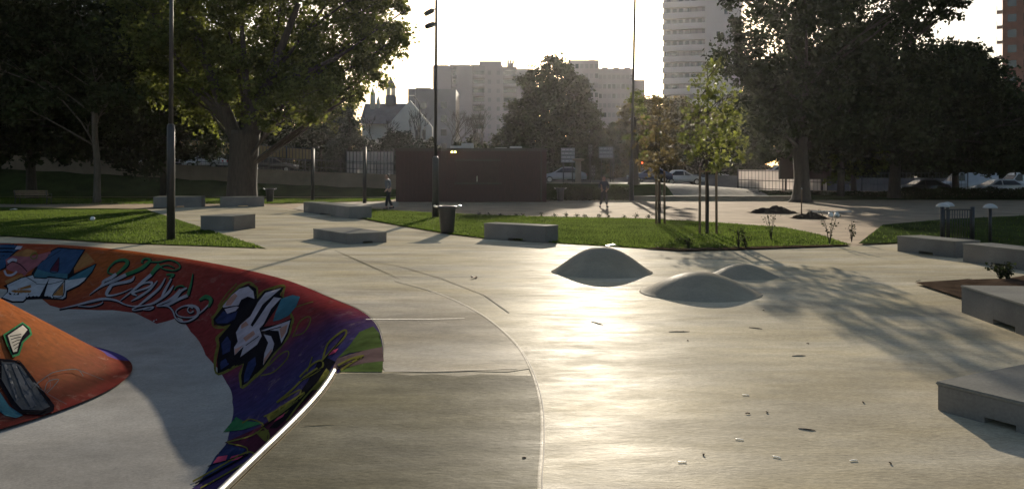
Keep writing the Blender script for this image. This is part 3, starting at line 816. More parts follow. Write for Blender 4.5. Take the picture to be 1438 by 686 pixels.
mo.data.materials.append(M['mound_shade_paint']); mo.data.materials.append(M['g_purple']); COL.objects.link(mo); under(mo, mound)
E_ = lambda pts: zc(0, 410, 3.12, pts)
g = Mural(MOUND_BVH, mound)
g.fill('g_teal', E_([(-60,400),(0,440),(40,500),(100,540),(70,552),(20,540),(-60,480)]), 3.0)
g.fill('g_black', E_([(-90,285),(0,292),(60,298),(100,318),(238,498),(234,524),(185,540),(90,535),(55,505),(0,412),(-90,300)]), 3.0)
g.fill('g_steel', E_([(5,308),(60,310),(90,326),(218,503),(180,520),(95,516),(62,480),(5,385)]), 3.0)
g.fill('g_sheen', E_([(45,312),(62,312),(120,420),(160,500),(135,512),(100,450)]), 3.0)
g.fill('g_sheen', E_([(12,318),(24,316),(80,470),(72,480)]), 3.0)
g.fill('g_sheen', E_([(70,320),(80,325),(140,420),(132,425)]), 3.0)
g.fill('g_green', E_([(10,190),(95,134),(130,160),(138,190),(100,225),(82,280),(52,290),(28,240)]), 3.0)
g.fill('g_black', E_([(20,192),(95,142),(122,165),(128,188),(92,222),(76,272),(52,280),(35,238)]), 3.0)
g.fill('g_cream', E_([(30,195),(95,150),(116,170),(92,200),(78,232),(70,265),(54,268),(42,235)]), 3.0)
for k in range(5): g.line('g_black', E_([(38+5*k, 200+14*k), (62+5*k, 195+11*k), (88, 190+12*k)]), 1.0)
g.line('g_black', E_([(10,305),(60,308),(95,325),(222,505)]), 1.6); g.line('g_black', E_([(80,525),(180,528),(222,508)]), 2.2)
for pts in ([(150,415),(200,375),(240,355),(330,345),(360,375)], [(330,345),(450,392)], [(150,415),(215,460),(290,500)], [(190,440),(205,400),(250,390),(230,420),(200,450)], [(205,380),(215,420),(195,445)]):
    g.line('g_teal' if len(pts) > 4 else 'g_sheen', E_(pts), .7)
g.line('g_sheen', E_([(140,405),(165,425)]), 2); g.line('g_sheen', E_([(165,400),(140,430)]), 1.5)
g.build('graffiti_drawing', .004, 'grey spray painted blade and cream glove drawing on orange paint', .0028)

# ================================================================== SMALL CONCRETE DOMES
def dome(px, cy, H_, R_, label):
    c = Vector(((px - CX) / F * cy, cy))
    bm = bmesh.new(); prev = None; n = 72; m = 40
    for i in range(m + 1):
        r = R_ * i / m + .0005
        u = r / R_
        h = H_ * max(0, 1 - u*u) ** 1.4 + .0008
        h = h if i < m else -.02
        cur = [bm.verts.new((r*math.cos(2*PI*k/n), r*math.sin(2*PI*k/n), h)) for k in range(n)]
        if prev:
            for k in range(n): bm.faces.new((prev[k], prev[(k+1) % n], cur[(k+1) % n], cur[k])).smooth = True
        else: bm.faces.new(cur)
        prev = cur
    o = obj('concrete_dome', bm, M['dome'], None, True, (c.x, c.y, ZD + .001))
    return props(o, label, 'skate bump', 'smooth concrete domes on the skate deck')
dome(845, 15.6, .49, 1.0, 'tallest smooth concrete dome on the deck, nearest the lawn edge')
dome(983, 12.85, .33, .98, 'wide low concrete dome on the deck, nearest of the three')
dome(1044, 15.0, .22, .64, 'smallest concrete dome, behind the wide low one')

# ================================================================== CONCRETE BENCHES
def bench(a, b, width, h, label, notch=True, side=1, end_cut=0.0):
    """a and b: the two ends of the near bottom edge (plan); the block lies behind that edge"""
    a = Vector(a[:2]); b = Vector(b[:2]); L_ = (b - a).length; ang = math.atan2(b.y - a.y, b.x - a.x)
    root = empty('concrete_bench', (a.x, a.y, ZD), label, 'concrete bench', 'cast concrete blocks around the skate deck', ang)
    nh = min(.07, h*.2)
    n0, n1 = L_*.40, L_*.64
    poly = [(0, .0), (n0, 0), (n0, nh), (n1, nh), (n1, 0), (L_, 0), (L_, h - .03), (0, h - .03)] if notch else [(0, 0), (L_, 0), (L_, h - .03), (0, h - .03)]
    bm = bmesh.new()
    fs = prism(bm, poly, 0, width, 'y')
    es = [e for e in bm.edges if abs(e.verts[0].co.x - e.verts[1].co.x) < 1e-6 and abs(e.verts[0].co.y - e.verts[1].co.y) < 1e-6 and (e.verts[0].co.x < .01 or e.verts[0].co.x > L_ - .01)]
    bmesh.ops.bevel(bm, geom=es, offset=.03, segments=3, affect='EDGES')
    obj('block', bm, M['bench'], root)
    bm = bmesh.new(); box(bm, -.004, L_ + .004, -.004, width + .004, h - .03, h, 0, .01)
    obj('top_slab', bm, M['bench_top'], root)
    return root
bench(P(215,291.5), P(283,291), 1.2, .62, 'long grey concrete bench at the left end of the far deck edge')
bench(P(309,290.8), P(371,290), 1.2, .58, 'grey concrete bench on the far deck edge, in front of the thick tree trunk')
b3 = bench(P(281,324), P(320,325.5), 1.5, .50, 'concrete bench seen end-on beside the tall black pole', notch=False)
b3.rotation_euler.z += .24
bench(P(426,298), P(491,307.5), 1.0, .52, 'concrete bench running along the grass edge, right of the bin by the bank')
bb = P(487,343.5); bench(bb, P(543.5,340.5), 2.5, .29, 'low wide concrete pad standing alone at the deck, left of the bin')
bench(P(679,335.5), P(767,341), .62, .46, 'concrete bench with bright slot beneath it, in front of the middle lawn')
bench(P(1259,353), P(1341,363), .75, .38, 'leftmost concrete bench at the right deck edge, before the dark lawn')
bench(P(1351,368), P(1462,384), .75, .40, 'concrete bench cut by the right picture edge, in front of the black gate')
bench(P(1349,439), P(1480,489), .85, .37, 'worn concrete bench beside the brown soil bed')
bench(P(1314,577), P(1500,628), 1.35, .23, 'nearest concrete block, low and wide, casting a long shadow')
# ================================================================== STREET FURNITURE
def bin_(p, h, label, sc=1.0):
    root = empty('litter_bin', (p.x, p.y, .0), label, 'litter bin', 'black litter bins in the park', random.uniform(-.15, .15))
    bm = bmesh.new(); lathe(bm, [(.20*sc, .02), (.215*sc, .06), (.275*sc, h - .12), (.275*sc, h - .10)], 20)
    obj('body', bm, M['dark_metal'], root)
    bm = bmesh.new(); lathe(bm, [(.26*sc, h - .10), (.325*sc, h - .09), (.325*sc, h - .02), (.26*sc, h), (.18*sc, h), (.17*sc, h - .06)], 20)
    obj('rim', bm, M['dark_metal'], root)
    for s in (-1, 1):
        bm = bmesh.new(); tube(bm, [(s*.29*sc, 0, h - .05), (s*.40*sc, 0, h - .03), (s*.42*sc, 0, h + .02)], [.03, .03, .045], 8)
        obj('bracket', bm, M['steel'], root)
bin_(P(628,328), .90, 'black tapered litter bin on the grass edge beside the floodlight mast')
bin_(P(379,284), .95, 'small dark litter bin by the grass bank, right of the thick trunk')
bin_(P(787,282.2), .95, 'dark litter bin on the gravel beside the low hedge')

def pole(p, segs, label, name='lamp_post', group=None, cat='lamp post'):
    root = empty(name, (p.x, p.y, p.z), label, cat, group)
    return root
p = P(240, 337.5)
r = pole(p, 0, 'tall black post standing on the left lawn beside the deck')
bm = bmesh.new(); tube(bm, [(0,0,0),(0,0,3.3),(0,0,3.36)], [.115,.108,.07], 16); obj('base_sleeve', bm, M['dark_metal'], r)
bm = bmesh.new(); tube(bm, [(0,0,3.34),(.03,0,9.5)], [.062,.045], 12); obj('pole', bm, M['dark_metal'], r)
bm = bmesh.new(); box(bm, -.25,.35,-.12,.12,9.5,9.66,0,.03); obj('lamp_head', bm, M['dark_metal'], r)
p = P(611.5, 306)
r = pole(p, 0, 'tall mast with two floodlights beside the middle lawn', 'floodlight_mast', None, 'floodlight mast')
bm = bmesh.new(); tube(bm, [(0,0,0),(0,0,2.6),(0,0,2.7)], [.15,.14,.09], 16); obj('base_sleeve', bm, M['dark_metal'], r)
bm = bmesh.new(); tube(bm, [(0,0,2.68),(.05,0,11.6)], [.072,.045], 12); obj('pole', bm, M['dark_metal'], r)
for (zz, xx, tl) in ((9.0, -.26, .5), (8.42, -.22, .35)):
    bm = bmesh.new()
    box(bm, -.19, .17, -.22, .22, -.10, .10, 0, .04)
    f = obj('floodlight', bm, M['dark_metal'], r, loc=(xx, 0, zz)); f.rotation_euler = (0, -tl, .4)
    bm = bmesh.new(); box(bm, -.205, -.19, -.18, .18, -.08, .08); obj('lens', bm, M['glass'], f)
    bm = bmesh.new(); tube(bm, [(.17, 0, 0), (.30, 0, .02)], .03, 6); obj('arm', bm, M['dark_metal'], f)
for (px, py, ty, lab) in ((439, 282, 208, 'short dark lamp post in front of the grass bank'), (512, 285, 206, 'short dark lamp post beside the walking person in grey')):
    p = P(px, py); hz = (py - ty) * p.y / F
    r = pole(p, 0, lab, 'lamp_post', 'short dark lamp posts along the path')
    bm = bmesh.new(); tube(bm, [(0,0,0),(0,0,hz)], [.135,.12], 12); obj('pole', bm, M['dark_metal'], r)
    bm = bmesh.new(); box(bm, -.13, .42, -.10, .10, hz, hz + .11, 0, .02); obj('lamp_head', bm, M['dark_metal'], r)
    bm = bmesh.new(); tube(bm, [(.36, 0, hz + .05), (.48, 0, hz + .05)], .05, 8); obj('end_cap', bm, M['steel'], r)
p = Vector((9.0, 60.0, .0)); p = V(887, 277, 58); p.z = 0
r = pole(p, 0, 'very tall thin mast behind the gravel, between the tower block and the streetlit trees', 'floodlight_mast', None, 'mast')
r["label"] = 'very tall thin dark mast at the far gravel edge, left of the white tower block'
bm = bmesh.new(); tube(bm, [(0,0,0),(0,0,2.8),(0,0,2.9)], [.17,.16,.10], 12); obj('base_sleeve', bm, M['dark_metal'], r)
bm = bmesh.new(); tube(bm, [(0,0,2.88),(.3,0,17.5)], [.10,.07], 10); obj('pole', bm, M['dark_metal'], r)
bm = bmesh.new(); box(bm, .05,.6,-.15,.15,17.4,17.6,0,.03); obj('lamp_head', bm, M['dark_metal'], r)
# street lamp by the church
p = V(590, 245, 96); p.z = T(p.x)
r = pole(p, 0, 'thin street lamp with bright head in front of the church gable', 'street_lamp', None, 'street lamp')
bm = bmesh.new(); tube(bm, [(0,0,0),(0,0,8.4),(-.3,0,9.2),(-.8,0,9.75)], [.09,.06,.05,.045], 8); obj('pole', bm, M['dark_metal'], r)
bm = bmesh.new(); box(bm, -1.3,-.7,-.14,.14,9.72,9.84,0,.03); obj('lamp_head', bm, M['steel'], r)

# park bench with iron ends on the left path
pb = P(47, 287); root = empty('park_bench', (pb.x, pb.y, .02), 'small wooden park bench with dark iron ends on the left path', 'bench', None, PI)
for k, x in enumerate((-1.0, 1.0)):
    bm = bmesh.new()
    tube(bm, [(x, -.25, 0), (x, -.2, .42), (x, .25, .42), (x, .36, .88)], .03, 6); tube(bm, [(x, .30, 0), (x, .22, .42)], .03, 6); tube(bm, [(x, -.24, .42), (x, -.28, .64), (x, .26, .66)], .025, 6)
    obj('iron_end', bm, M['dark_metal'], root)
bm = bmesh.new()
for k in range(4): box(bm, -1.08, 1.08, -.24 + .125*k, -.14 + .125*k, .44, .475)
obj('seat', bm, M['wood'], root)
bm = bmesh.new()
for k in range(3):
    z = .56 + .12*k; y = .275 + .033*k; box(bm, -1.08, 1.08, y - .045, y - .015, z, z + .09)
obj('backrest', bm, M['wood'], root)

# gate panel and domed posts at right
gp0, gp1 = P(1323, 341), P(1369, 341.5)
root = empty('gate', (gp0.x, gp0.y, .025), 'small black barred gate standing on the dark lawn behind the benches', 'gate')
W = gp1.x - gp0.x; H_ = .92
bm = bmesh.new(); tube(bm, [(0,0,0),(0,0,H_+.06)], .055, 8); obj('post', bm, M['dark_metal'], root)
bm = bmesh.new(); tube(bm, [(W,0,0),(W,0,H_+.06)], .055, 8); obj('post', bm, M['dark_metal'], root)
bm = bmesh.new()
for z in (.08, H_ - .04): box(bm, .05, W - .05, -.02, .02, z, z + .04)
n = 12
for k in range(1, n): tube(bm, [(W*k/n, 0, .1), (W*k/n, 0, H_ - .03)], .014, 6)
obj('bars', bm, M['dark_metal'], root)
for (px, lab) in ((1322, 'post with white domed cap at the left side of the black gate'), (1346, 'post with white domed cap just behind the black gate'), (1395, 'lone post with white domed cap, right of the black gate')):
    q = P(px, 338 if px != 1395 else 341); q.y += .8 if px == 1346 else .15 ; q.x += .12 if px != 1395 else 0
    root = empty('bollard', (q.x, q.y, .025), lab, 'bollard', 'posts with white domed caps')
    bm = bmesh.new(); tube(bm, [(0,0,0),(0,0,.95)], .045, 8); obj('post', bm, M['dark_metal'], root)
    bm = bmesh.new(); lathe(bm, [(.18, .93), (.19, .95), (.17, .985), (.12, 1.03), (.06, 1.055), (.01, 1.065)], 18); obj('cap', bm, M['pale_plastic'], root)

# ================================================================== KIOSK
kx0, kx1, ky = (556 - CX)/F*56.4, (767.5 - CX)/F*56.4, 56.4
KH = 3.75; KD = 5.5
root = empty('kiosk', ((kx0+kx1)/2, ky, 0), 'dark brown boarded kiosk with closed shutter at the far gravel edge', 'kiosk')
hw = (kx1 - kx0)/2
bm = bmesh.new(); box(bm, -hw, hw, 0, KD, -.02, KH - .18); obj('wall', bm, M['kiosk'], root)
bm = bmesh.new(); x = -hw + .02; skip = ((641-CX)/F*ky - (kx0+kx1)/2 - .2, (701-CX)/F*ky - (kx0+kx1)/2 + .2)
while x < hw - .3:
    if x + .29 < skip[0] or x > skip[1]: box(bm, x, x + .275, -.028 - random.uniform(0, .012), -.003, .04, KH - .2)
    else: box(bm, x, x + .275, -.028, -.003, .04, 1.12)
    x += .292
obj('cladding', bm, M['kiosk'], root)
bm = bmesh.new(); tube(bm, [(hw*.93, -.09, KH - .2), (hw*.93, -.09, .05)], .045, 8); obj('drainpipe', bm, M['kiosk_trim'], root)
bm = bmesh.new(); box(bm, -hw - .1, hw + .1, -.12, KD + .12, KH - .18, KH, 0, .02); rf = obj('roof', bm, M['kiosk_trim'], root)
for (x0, x1, z0, y0, tilt) in ((-.6, 1.0, .22, 1.6, 0), (.2, 1.05, .42, 1.7, 0), (3.7, 4.6, .2, 2.0, 0), (2.6, 3.5, .12, 2.2, 0)):
    bm = bmesh.new(); box(bm, x0 - 1.0, x1 - 1.0, y0, y0 + .9, KH + .003, KH + z0, 0, .03); obj('roof_unit', bm, M['pale_plastic'], rf)
bm = bmesh.new()
tube(bm, [(2.1, 2.4, KH), (2.1, 2.4, KH + .75)], .02, 6)
obj('aerial', bm, M['dark_metal'], rf)
# shutter
sx0, sx1 = (641-CX)/F*ky - (kx0+kx1)/2, (701-CX)/F*ky - (kx0+kx1)/2
zt, zb = EYE + (245-226)*ky/F, EYE - (256-245)*ky/F
bm = bmesh.new()
n = 16
for k in range(n):
    z = zb + (zt - zb)*k/n; box(bm, sx0, sx1, -.05, -.003, z, z + (zt - zb)/n - .012)
sh = obj('shutter', bm, M['shutter'], root)
bm = bmesh.new(); tube(bm, [((sx0+sx1)/2 - .05, -.09, zb + .05), ((sx0+sx1)/2 - .05, -.09, zb + .45)], .02, 6); obj('handle', bm, M['steel'], sh)
bm = bmesh.new(); box(bm, sx0 - .14, sx1 + .14, -.16, -.004, zb - .13, zb - .01); obj('sill', bm, M['kiosk_trim'], root)
bm = bmesh.new(); box(bm, sx0 - .1, sx1 + .1, -.10, -.004, zt + .01, zt + .12); obj('lintel', bm, M['kiosk_trim'], root)
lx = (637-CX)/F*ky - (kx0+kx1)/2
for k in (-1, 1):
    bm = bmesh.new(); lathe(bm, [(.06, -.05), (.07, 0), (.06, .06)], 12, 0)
    obj('lamp', bm, M['glint_glow'], root, loc=(lx + .11*k, -.10, EYE + (245-213.5)*ky/F))  # glowing dots added for two reflected glints, not a real wall light
bm = bmesh.new(); box(bm, lx - .22, lx + .22, -.03, -.004, EYE + (245-213.5)*ky/F - .1, EYE + (245-213.5)*ky/F + .1); obj('glint_plate', bm, M['kiosk_trim'], root)  # plate added behind the glowing glints

# ================================================================== WALLS, HEDGES AND FENCES
# long retaining wall on the bank
root_w = empty('retaining_wall', (-26, 75, 1.2), 'long pale rendered wall on top of the grass bank at left', 'wall')
bm = bmesh.new(); pv = None
bm2 = bmesh.new()
N_ = 30
def wall_top(x): return lerp_table([(-60, 4.6), (-48, 3.76), (-20.5, 2.23), (-10.9, 1.9), (-8.5, 1.85)], x)
def wall_bot(x): return T(x) - 1.6
xs = [-62 + (62 - 9.0) * k / N_ for k in range(N_ + 1)]
ww = .35
for tgt, off0, off1, bfn, tfn in ((bm, 0, ww, wall_bot, lambda x: wall_top(x) - .12), (bm2, -.05, ww + .05, lambda x: wall_top(x) - .12, wall_top)):
    pv = None
    for x in xs:
        cur = [tgt.verts.new((x + 26, off0, bfn(x) - 1.2)), tgt.verts.new((x + 26, off1, bfn(x) - 1.2)), tgt.verts.new((x + 26, off1, tfn(x) - 1.2)), tgt.verts.new((x + 26, off0, tfn(x) - 1.2))]
        if pv:
            for k in range(4): tgt.faces.new((pv[k], pv[(k+1) % 4], cur[(k+1) % 4], cur[k]))
        else: tgt.faces.new(cur[::-1])
        pv = cur
    tgt.faces.new(pv)
obj('wall', bm, M['stone'], root_w); obj('coping', bm2, M['stone'], root_w)

def bar_fence(name, x0, x1, y, zbot, ztop, gap, label, cat='fence', panel=None, post_every=3.2, rail=True, ang=0.0, panel_mat='banner', bar_r=.022):
    """upright bars between posts; panel = (from, to) heights of sheeting tied behind the bars; zbot/ztop functions of x"""
    root = empty(name, (x0, y, 0), label, cat)
    n = int((x1 - x0)/gap); bm = bmesh.new()
    dz = math.tan(ang)
    for k in range(n + 1):
        x = gap*k; tube(bm, [(x, dz*x, zbot(x0 + x) + .05), (x, dz*x, ztop(x0 + x))], bar_r, 4)
    obj('bars', bm, M['fence_bar'], root)
    m = max(1, round((x1 - x0)/post_every))
    for k in range(m + 1):
        x = (x1 - x0)*k/m; bm = bmesh.new(); tube(bm, [(x, dz*x, zbot(x0 + x) - .1), (x, dz*x, ztop(x0 + x) + .08)], .055, 6); obj('post', bm, M['fence_bar'], root)
    bm = bmesh.new()
    for h in (.12, .5, .96) if rail else (.12, .96):
        pts = [(x0, 0)]
        tube(bm, [((x1 - x0)*k/6, dz*(x1 - x0)*k/6, zbot(x0 + (x1 - x0)*k/6) + h*(ztop(x0 + (x1 - x0)*k/6) - zbot(x0 + (x1 - x0)*k/6))) for k in range(7)], .03, 4)
    obj('rails', bm, M['fence_bar'], root)
    if panel:
        bm = bmesh.new(); pv = None
        for k in range(25):
            x = (x1 - x0)*k/24; X = x0 + x
            lo = zbot(X) + panel[0]*(ztop(X) - zbot(X)); hi = zbot(X) + panel[1]*(ztop(X) - zbot(X))
            wv = .03*math.sin(k*1.7)
            cur = [bm.verts.new((x, dz*x + .07 + wv, lo)), bm.verts.new((x, dz*x + .075 + wv, lo)), bm.verts.new((x, dz*x + .075 + wv, hi)), bm.verts.new((x, dz*x + .07 + wv, hi))]
            if pv:
                for q in range(4): bm.faces.new((pv[q], pv[(q+1) % 4], cur[(q+1) % 4], cur[q]))
            else: bm.faces.new(cur[::-1])
            pv = cur
        bm.faces.new(pv)
        obj('sheeting', bm, M[panel_mat], root)
    return root
# tan sheeting fence at left, beyond the street
bar_fence('fence', -37, -21.6, 88, lambda x: T(x), lambda x: lerp_table([(-37, 5.95), (-21.6, 4.75)], x), .36, 'tall black barred fence with tan sheeting across the left street', panel=(.56, .96), bar_r=.035)
bar_fence('fence', -36.5, -9.4, 75.9, lambda x: max(wall_top(x) - .4, T(x)), lambda x: wall_top(x) + 1.15, .42, 'low dark railing along the top of the pale retaining wall', post_every=3.5, bar_r=.014)
bar_fence('fence', -16.4, -11.7, 79.5, lambda x: T(x), lambda x: 4.3, .34, 'barred fence panel backed with bright white sheeting, left of the kiosk', panel=(.02, .97), panel_mat='sheet', bar_r=.045)
# white screened fence right of the young trees
bar_fence('fence', 19.7, 27.5, 70, lambda x: T(x) - .05, lambda x: lerp_table([(19, 2.32), (28, 2.2)], x), .30, 'mesh fence with bright white screening behind the big right tree trunk', panel=(.04, 1.0), panel_mat='sheet', bar_r=.018)
bar_fence('fence', 27.6, 40, 70.5, lambda x: T(x) - .05, lambda x: 2.1, .32, 'plain dark barred fence continuing right of the white screened fence', bar_r=.018)

def low_wall(name, x0, x1, y, h0, h1, th, m, label, cat='wall'):
    root = empty(name, (x0, y, 0), label, cat)
    bm = bmesh.new(); prism(bm, [(0, -.05), (x1 - x0, -.05), (x1 - x0, h1 - .08), (0, h0 - .08)], 0, th, 'y'); obj('wall', bm, m, root)
    bm = bmesh.new(); prism(bm, [(-.03, h0 - .08), (x1 - x0 + .03, h1 - .08), (x1 - x0 + .03, h1), (-.03, h0)], -.04, th + .04, 'y'); obj('coping', bm, M['stone'], root)
    return root
low_wall('low_wall', 8.9, 20.5, 58.6, .34, .34, .4, M['stone'], 'low stone kerb wall at the back of the gravel behind the young trees')
low_wall('low_wall', 20.6, 44, 65.5, .62, .45, .4, M['stone'], 'long low brown wall below the white screened fence')

# dark board on posts
root = empty('billboard', ((1123-CX)/F*68, 66.8, 0), 'large dark board on posts behind the big right tree trunk', 'billboard')
hwb = 36.5/F*66.8
z0, z1 = EYE - 6.5*66.8/F, EYE + 43*66.8/F
bm = bmesh.new(); box(bm, -hwb, hwb, -.1, .1, z0, z1, 0, .01); bd = obj('board', bm, M['board'], root)
bm = bmesh.new(); box(bm, -hwb, hwb, -.16, -.105, z1 - .12, z1); box(bm, -hwb, hwb, -.16, -.105, z0, z0 + .12); box(bm, -hwb, -hwb + .12, -.16, -.105, z0 + .121, z1 - .121); box(bm, hwb - .12, hwb, -.16, -.105, z0 + .121, z1 - .121); obj('frame', bm, M['kiosk_trim'], bd)
for s in (-1, 1):
    bm = bmesh.new(); tube(bm, [(s*hwb*.7, .2, -.02), (s*hwb*.7, .2, z1 - .3)], .09, 8); obj('post', bm, M['dark_metal'], root)

# direction sign, column, traffic lights beyond the hedge
def road_sign(px, py, d, w, h, label, rows=4):
    c = V(px, py, d); root = empty('road_sign', (c.x, d, T(c.x)), label, 'road sign')
    zc_ = c.z - T(c.x)
    for s in (-.32, .32):
        bm = bmesh.new(); tube(bm, [(s*w, .06, 0), (s*w, .06, zc_ + h/2)], .05, 8); obj('post', bm, M['dark_metal'], root)
    for k in range(rows):
        bm = bmesh.new(); z = zc_ - h/2 + h*k/rows; box(bm, -w/2, w/2, -.03, .0, z + .02, z + h/rows - .02, 0, .01); pl = obj('plate', bm, M['grey_board'], root)
        bm = bmesh.new(); x = -w/2 + .12
        while x < w/2 - .3:
            l = random.uniform(.12, .34); box(bm, x, min(x + l, w/2 - .1), -.036, -.031, z + h/rows*.4, z + h/rows*.6); x += l + .1
        obj('lettering', bm, M['sign_line'], pl)
road_sign(797.5, 218, 72, 1.25, 1.35, 'grey direction sign with four plates beyond the hedge, right of the kiosk', 4)
road_sign(851, 214, 84, 1.5, 1.2, 'grey direction sign behind the traffic lights', 3)
c = V(812, 258, 70); root = empty('stone_column', (c.x, 70, 0), 'pale stone column with a flat cap standing behind the low hedge', 'column')
bm = bmesh.new(); lathe(bm, [(.30, -.02), (.28, .3), (.25, 3.05)], 20); obj('shaft', bm, M['stone'], root)
bm = bmesh.new(); lathe(bm, [(.26, 3.05), (.5, 3.12), (.55, 3.25), (.3, 3.3)], 20); obj('cap', bm, M['stone'], root)
def traffic_light(px, pytop, pybase, d, label, red=False, tilt=0.0):
    c = V(px, pytop, d); root = empty('traffic_light', (c.x, d, T(c.x)), label, 'traffic light', None, tilt)
    h = c.z - T(c.x)
    bm = bmesh.new(); tube(bm, [(0, .12, 0), (0, .12, h)], .055, 8); obj('pole', bm, M['dark_metal'], root)
    bm = bmesh.new(); box(bm, -.16, .16, -.12, .08, h - 1.0, h, 0, .03); hd = obj('signal_head', bm, M['dark_metal'], root)
    for k in range(3):
        z = h - .18 - .32*k
        bm = bmesh.new(); tube(bm, [(0, -.125, z), (0, -.15, z)], .105, 14); obj('lens', bm, M['red_on'] if (red and k == 0) else M['lens_off'], hd)
        bm = bmesh.new()
        for a in range(7):
            a0, a1 = PI*a/7, PI*(a+1)/7
            vs_ = [bm.verts.new((.13*math.cos(x_), y_, z + .13*math.sin(x_))) for x_, y_ in ((a0, -.15), (a1, -.15), (a1, -.30), (a0, -.30))]
            bm.faces.new(vs_)
        obj('visor', bm, M['steel'] if not red else M['dark_metal'], hd)
traffic_light(829, 203, 250, 71, 'dark traffic light with glinting hoods, right of the stone column')
traffic_light(833, 232, 255, 69, 'small repeater traffic light low beside the stone column')
traffic_light(902, 226, 255, 84, 'traffic light showing red beyond the street, left of the young trees', True)
traffic_light(861, 216, 255, 86, 'unlit traffic light standing between the far direction sign and the tall mast')

# ================================================================== PARKED VEHICLES
def car(px, d, zc_, paint_, label, rz=0.0, L_=4.3, H_=1.45, W_=1.75, van=False, boxy=False):
    x = (px - CX)/F*d
    root = empty('parked_van' if van else 'parked_car', (x, d, zc_), label, 'van' if van else 'car', 'vehicles parked along the streets', rz)
    hl = L_/2
    if van:
        prof = [(-hl, .35), (-hl + .05, .95), (-hl + .9, 1.15), (-hl + 1.55, H_ - .12), (-hl + 1.9, H_), (hl - .15, H_), (hl, H_ - .15), (hl, .35)]
    else:
        prof = [(-hl, .32), (-hl + .02, .62), (-hl + .25, .78), (-hl + 1.15, .90), (-hl + 1.95, H_ - .06), (-hl + 2.3, H_), (hl - 1.25, H_ - .02), (hl - .5, .98), (hl - .08, .90), (hl, .6), (hl - .03, .32)]
    # lofted body: width narrows towards the roof
    bm = bmesh.new()
    def half(z): return W_/2 * (1.0 if z < .92 else 1.0 - (.10 if van else .24) * min(1, (z - .92)/(H_ - .92 + 1e-6)))
    a = [bm.verts.new((p_[0], -half(p_[1]), p_[1])) for p_ in prof]; b = [bm.verts.new((p_[0], half(p_[1]), p_[1])) for p_ in prof]
    n = len(prof); bm.faces.new(a); bm.faces.new(b[::-1])
    for i in range(n): bm.faces.new((a[i], b[i], b[(i+1) % n], a[(i+1) % n]))
    bmesh.ops.bevel(bm, geom=list(bm.edges), offset=.05, segments=2, affect='EDGES')
    obj('body', bm, M[paint_], root, True)
    # side windows, windscreens
    def glass(name, quads):
        bm = bmesh.new()
        for q in quads:
            vs_ = [bm.verts.new(v) for v in q]; bm.faces.new(vs_)
        f = bm.faces[:]; 
        r_ = bmesh.ops.solidify(bm, geom=f, thickness=.006)
        obj(name, bm, M['glass'], root)
    zt = H_ - .12; zb = .95 if not van else 1.22
    for s in (-1, 1):
        y0, y1 = s*(half(zb) + .006), s*(half(zt) + .006)
        if van: glass('side_window', [[(-hl + 1.0, y0, zb), (-hl + 1.95, y0, zb), (-hl + 1.95, y1, zt), (-hl + 1.55, y1, zt)]])
        else:
            glass('side_window', [[(-hl + 1.35, y0, zb), (-.1, y0, zb), (-.1, y1, zt), (-hl + 2.05, y1, zt)]])
            glass('side_window', [[(.0, y0, zb), (hl - .75, y0, zb), (hl - 1.3, y1, zt), (.0, y1, zt)]])
    if van: w0, w1 = (-hl + .93, 1.19), (-hl + 1.5, H_ - .2)
    else: w0, w1 = (-hl + 1.22, .96), (-hl + 1.88, H_ - .12)
    nrm = Vector((-(w1[1] - w0[1]), 0, (w1[0] - w0[0]))).normalized() * .012
    glass('windscreen', [[Vector((w0[0], -half(w0[1]) + .14, w0[1])) + nrm, Vector((w0[0], half(w0[1]) - .14, w0[1])) + nrm, Vector((w1[0], half(w1[1]) - .12, w1[1])) + nrm, Vector((w1[0], -half(w1[1]) + .12, w1[1])) + nrm]])
    if not van:
        r0, r1 = (hl - .58, 1.04), (hl - 1.17, H_ - .12)
        nrm = Vector(((r1[1] - r0[1]), 0, -(r1[0] - r0[0]))).normalized() * .012
        glass('rear_window', [[Vector((r0[0], half(r0[1]) - .14, r0[1])) + nrm, Vector((r0[0], -half(r0[1]) + .14, r0[1])) + nrm, Vector((r1[0], -half(r1[1]) + .12, r1[1])) + nrm, Vector((r1[0], half(r1[1]) - .12, r1[1])) + nrm]])
    for sx in (-hl + .82, hl - .85):
        for s in (-1, 1):
            bm = bmesh.new(); tube(bm, [(0, -.10, 0), (0, -.085, 0), (0, .085, 0), (0, .10, 0)], [.27, .31, .31, .27], 20)
            wh = obj('wheel', bm, M['tyre'], root, loc=(sx, s*(W_/2 - .08), .31))
            bm = bmesh.new(); tube(bm, [(0, s*.102, 0), (0, s*.115, 0)], [.20, .17], 16); obj('rim', bm, M['hub'], wh)
    for s in (-1, 1):
        bm = bmesh.new(); box(bm, -hl - .012, -hl + .14, s*(W_/2 - .30) - .17, s*(W_/2 - .30) + .17, .60, .74, 0, .02); obj('headlight', bm, M['head'], root)
        bm = bmesh.new(); box(bm, hl - .10, hl + .012, s*(W_/2 - .24) - .14, s*(W_/2 - .24) + .14, .66, .84, 0, .02); obj('tail_light', bm, M['tail'], root)
    return root
g0 = 79.0
car(385, 79, T(-24), 'car_black', 'dark car behind the railing, right of the thick tree trunk', PI, 4.5, 1.5)
car(288, 80, T(-30.5) + .02, 'car_white', 'white car behind the railing, left of the thick tree trunk', 0, 4.0, 1.5)
car(226, 80.5, T(-35) + .02, 'car_silver', 'silver car behind the railing, beside the tall black post', 0, 3.9, 1.6)
car(791, 75.5, T(4.8), 'car_silver', 'pale car beyond the hedge, left of the stone column', 0, 4.3, 1.5)
car(912, 79, T(13), 'car_blue', 'dark blue car on the street left of the young trees', 0, 4.3, 1.5)
car(958, 81, T(17), 'car_white', 'white car on the street behind the two young trees', PI, 4.2, 1.5)
